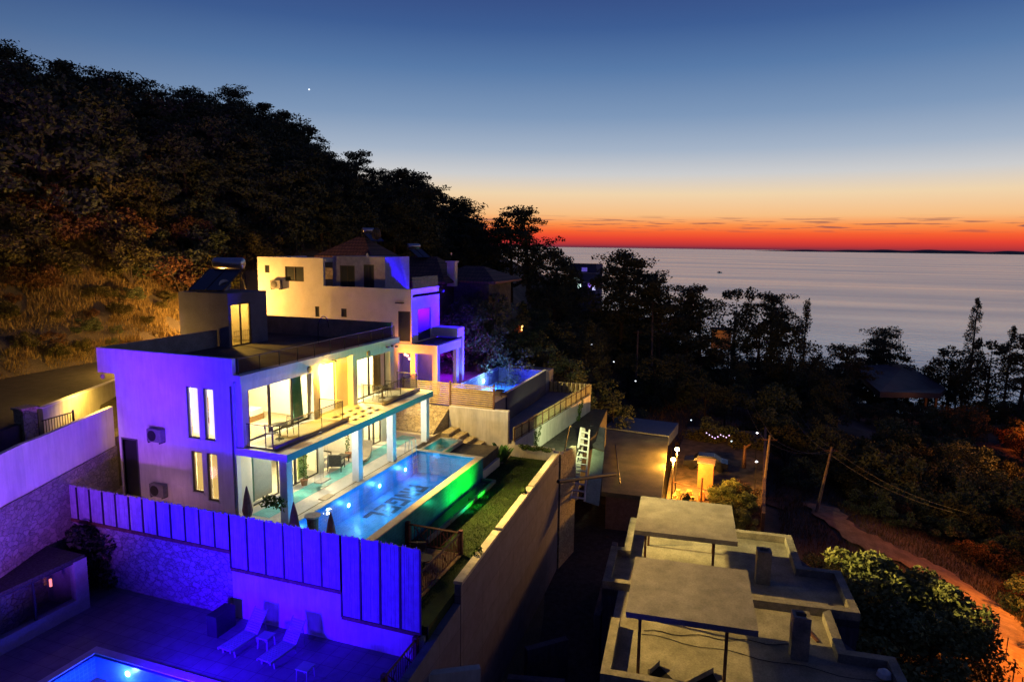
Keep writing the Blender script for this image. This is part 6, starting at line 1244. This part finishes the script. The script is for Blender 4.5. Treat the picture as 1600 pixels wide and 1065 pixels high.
# ---------------------------------------------------------------- street lamps and floods, some added
def lamppost(loc, h, lab, arm=(0, -1.2)):
    x, y, z = loc; t_ = thing('street_lamp', loc, lab, 'street lamp'); part('pole', MB().bar((x, y, z), (x, y, z + h), .09, 8, .05).bar((x, y, z + h), (x + arm[0], y + arm[1], z + h + .2), .04, 6), metal, t_)
    part('lamp_head', MB().box(x + arm[0] - .18, x + arm[0] + .18, y + arm[1] - .12, y + arm[1] + .12, z + h + .1, z + h + .22), mat('sodium_glow', (1, .7, .3)), t_); return (x + arm[0], y + arm[1], z + h - .05)
p = lamppost((17.6, 17.3, 4.4), 3.5, 'street lamp on the road hidden behind the stair tower', (-.3, -.3)); light('street_light', 'POINT', (17.3, 17.0, 7.75), (1, .48, .10), 4300, .15)
lamppost((6.8, 13.0, 4.45), 1.0, 'low lamp on the road edge hidden behind the villa roof', (-.1, .2)); light('street_light', 'POINT', (6.7, 13.5, 5.75), (1, .54, .08), 1300, .15)  # lamp and light added to carry the golden glow along the bank
light('orange_street_light', 'SPOT', (34, -47, -4), (1, .30, .03), 20000, .3, (29, -39, -13), 84, .9); lamppost((34.4, -47.5, -13), 9, 'street lamp beyond the right edge lighting the path orange', (-.4, .4))
light('orange_street_light', 'SPOT', (75, -58, -8), (1, .30, .05), 12000, .3, (66, -44, -18), 90, .9)
# blue floods of the foreground villa
light('blue_flood', 'SPOT', (-12.5, .5, -.2), (.08, .01, 1), 3000, 1.6, (0, 3.2, 5.4), 80, .9)
light('blue_flood', 'SPOT', (-11.5, 1.5, 1.0), (.03, .0, 1), 26000, .5, (0, 4.1, 7.4), 34, 1)
light('blue_flood', 'SPOT', (-10.5, -4.0, -1.5), (.025, .0, 1), 16000, .5, (-3.1, -4.5, .2), 115, .9)
light('violet_flood', 'SPOT', (-14, -3, 1.0), (.40, .08, 1), 8500, .3, (-5, 6.2, 3.6), 58, .9)

light('grove_flood', 'SPOT', (12.6, -.66, 6.0), (1, .74, .22), 60000, .12, (17.8, -29.5, -5.0), 40, 1); f_ = thing('floodlight', (12.6, -.55, 6.05), 'floodlight under the roof band beside the far wall lamp', 'floodlight'); part('housing', MB().box(12.5, 12.7, -.58, -.41, 6.0, 6.09), metal, f_)  # flood and housing added to brighten the olive trees
p = onground(1680, 1100); light('orange_street_light', 'SPOT', (p.x + 3, p.y - 2, p.z + 6), (1, .26, .02), 9000, .3, (p.x + .5, p.y, p.z), 110, .9)  # added closer spot that brightens the near end of the path

for (px_, py_, pw_) in ((1500, 880, 900), (1400, 850, 500), (1620, 960, 2600)):
    p = onground(px_, py_); light('orange_path_light', 'SPOT', (p.x + 2.5, p.y - 2.5, p.z + 5.5), (1, .24, .02), pw_, .3, (p.x, p.y, p.z), 100, .8)
p = onground(1590, 700); light('red_street_light', 'POINT', (p.x - 3, p.y - 1, p.z + 3.5), (1, .16, .015), 2200, .3)
for k, (a, b_) in enumerate(((1575, 700), (1600, 720), (1560, 745))):
    p = onground(a, b_); put('red', p.x + 1, p.y, 4.2, ['reddish tree glowing at the right edge of the photo, upper', 'reddish tree glowing at the right edge of the photo, cut by the frame', 'reddish bush glowing at the right edge of the photo, lower'][k])

for px, py, d, h, lab in ((1128, 750, 55, 2.2, 'round leafy bush lit yellow beside the orange cabin'), (1150, 742, 57, 2.6, 'taller leafy bush lit yellow behind the cabin bush'), (1166, 762, 54, 2.2, 'leafy bush lit yellow halfway along the yard wall'), (1142, 778, 51.5, 2.2, 'leafy bush just beyond the farther canopy slab'), (1168, 792, 50, 2.0, 'leafy bush just beyond the concrete parapet'), (1076, 768, 52, 1.0, 'small leafy plant among the lit crates')):
    p = at(px, py, d); put('bigolive', p.x, p.y, h, lab, None, p.z - h, 1.0)
light('hedge_light', 'POINT', at(1120, 742, 53), (1, .50, .07), 260, .2)
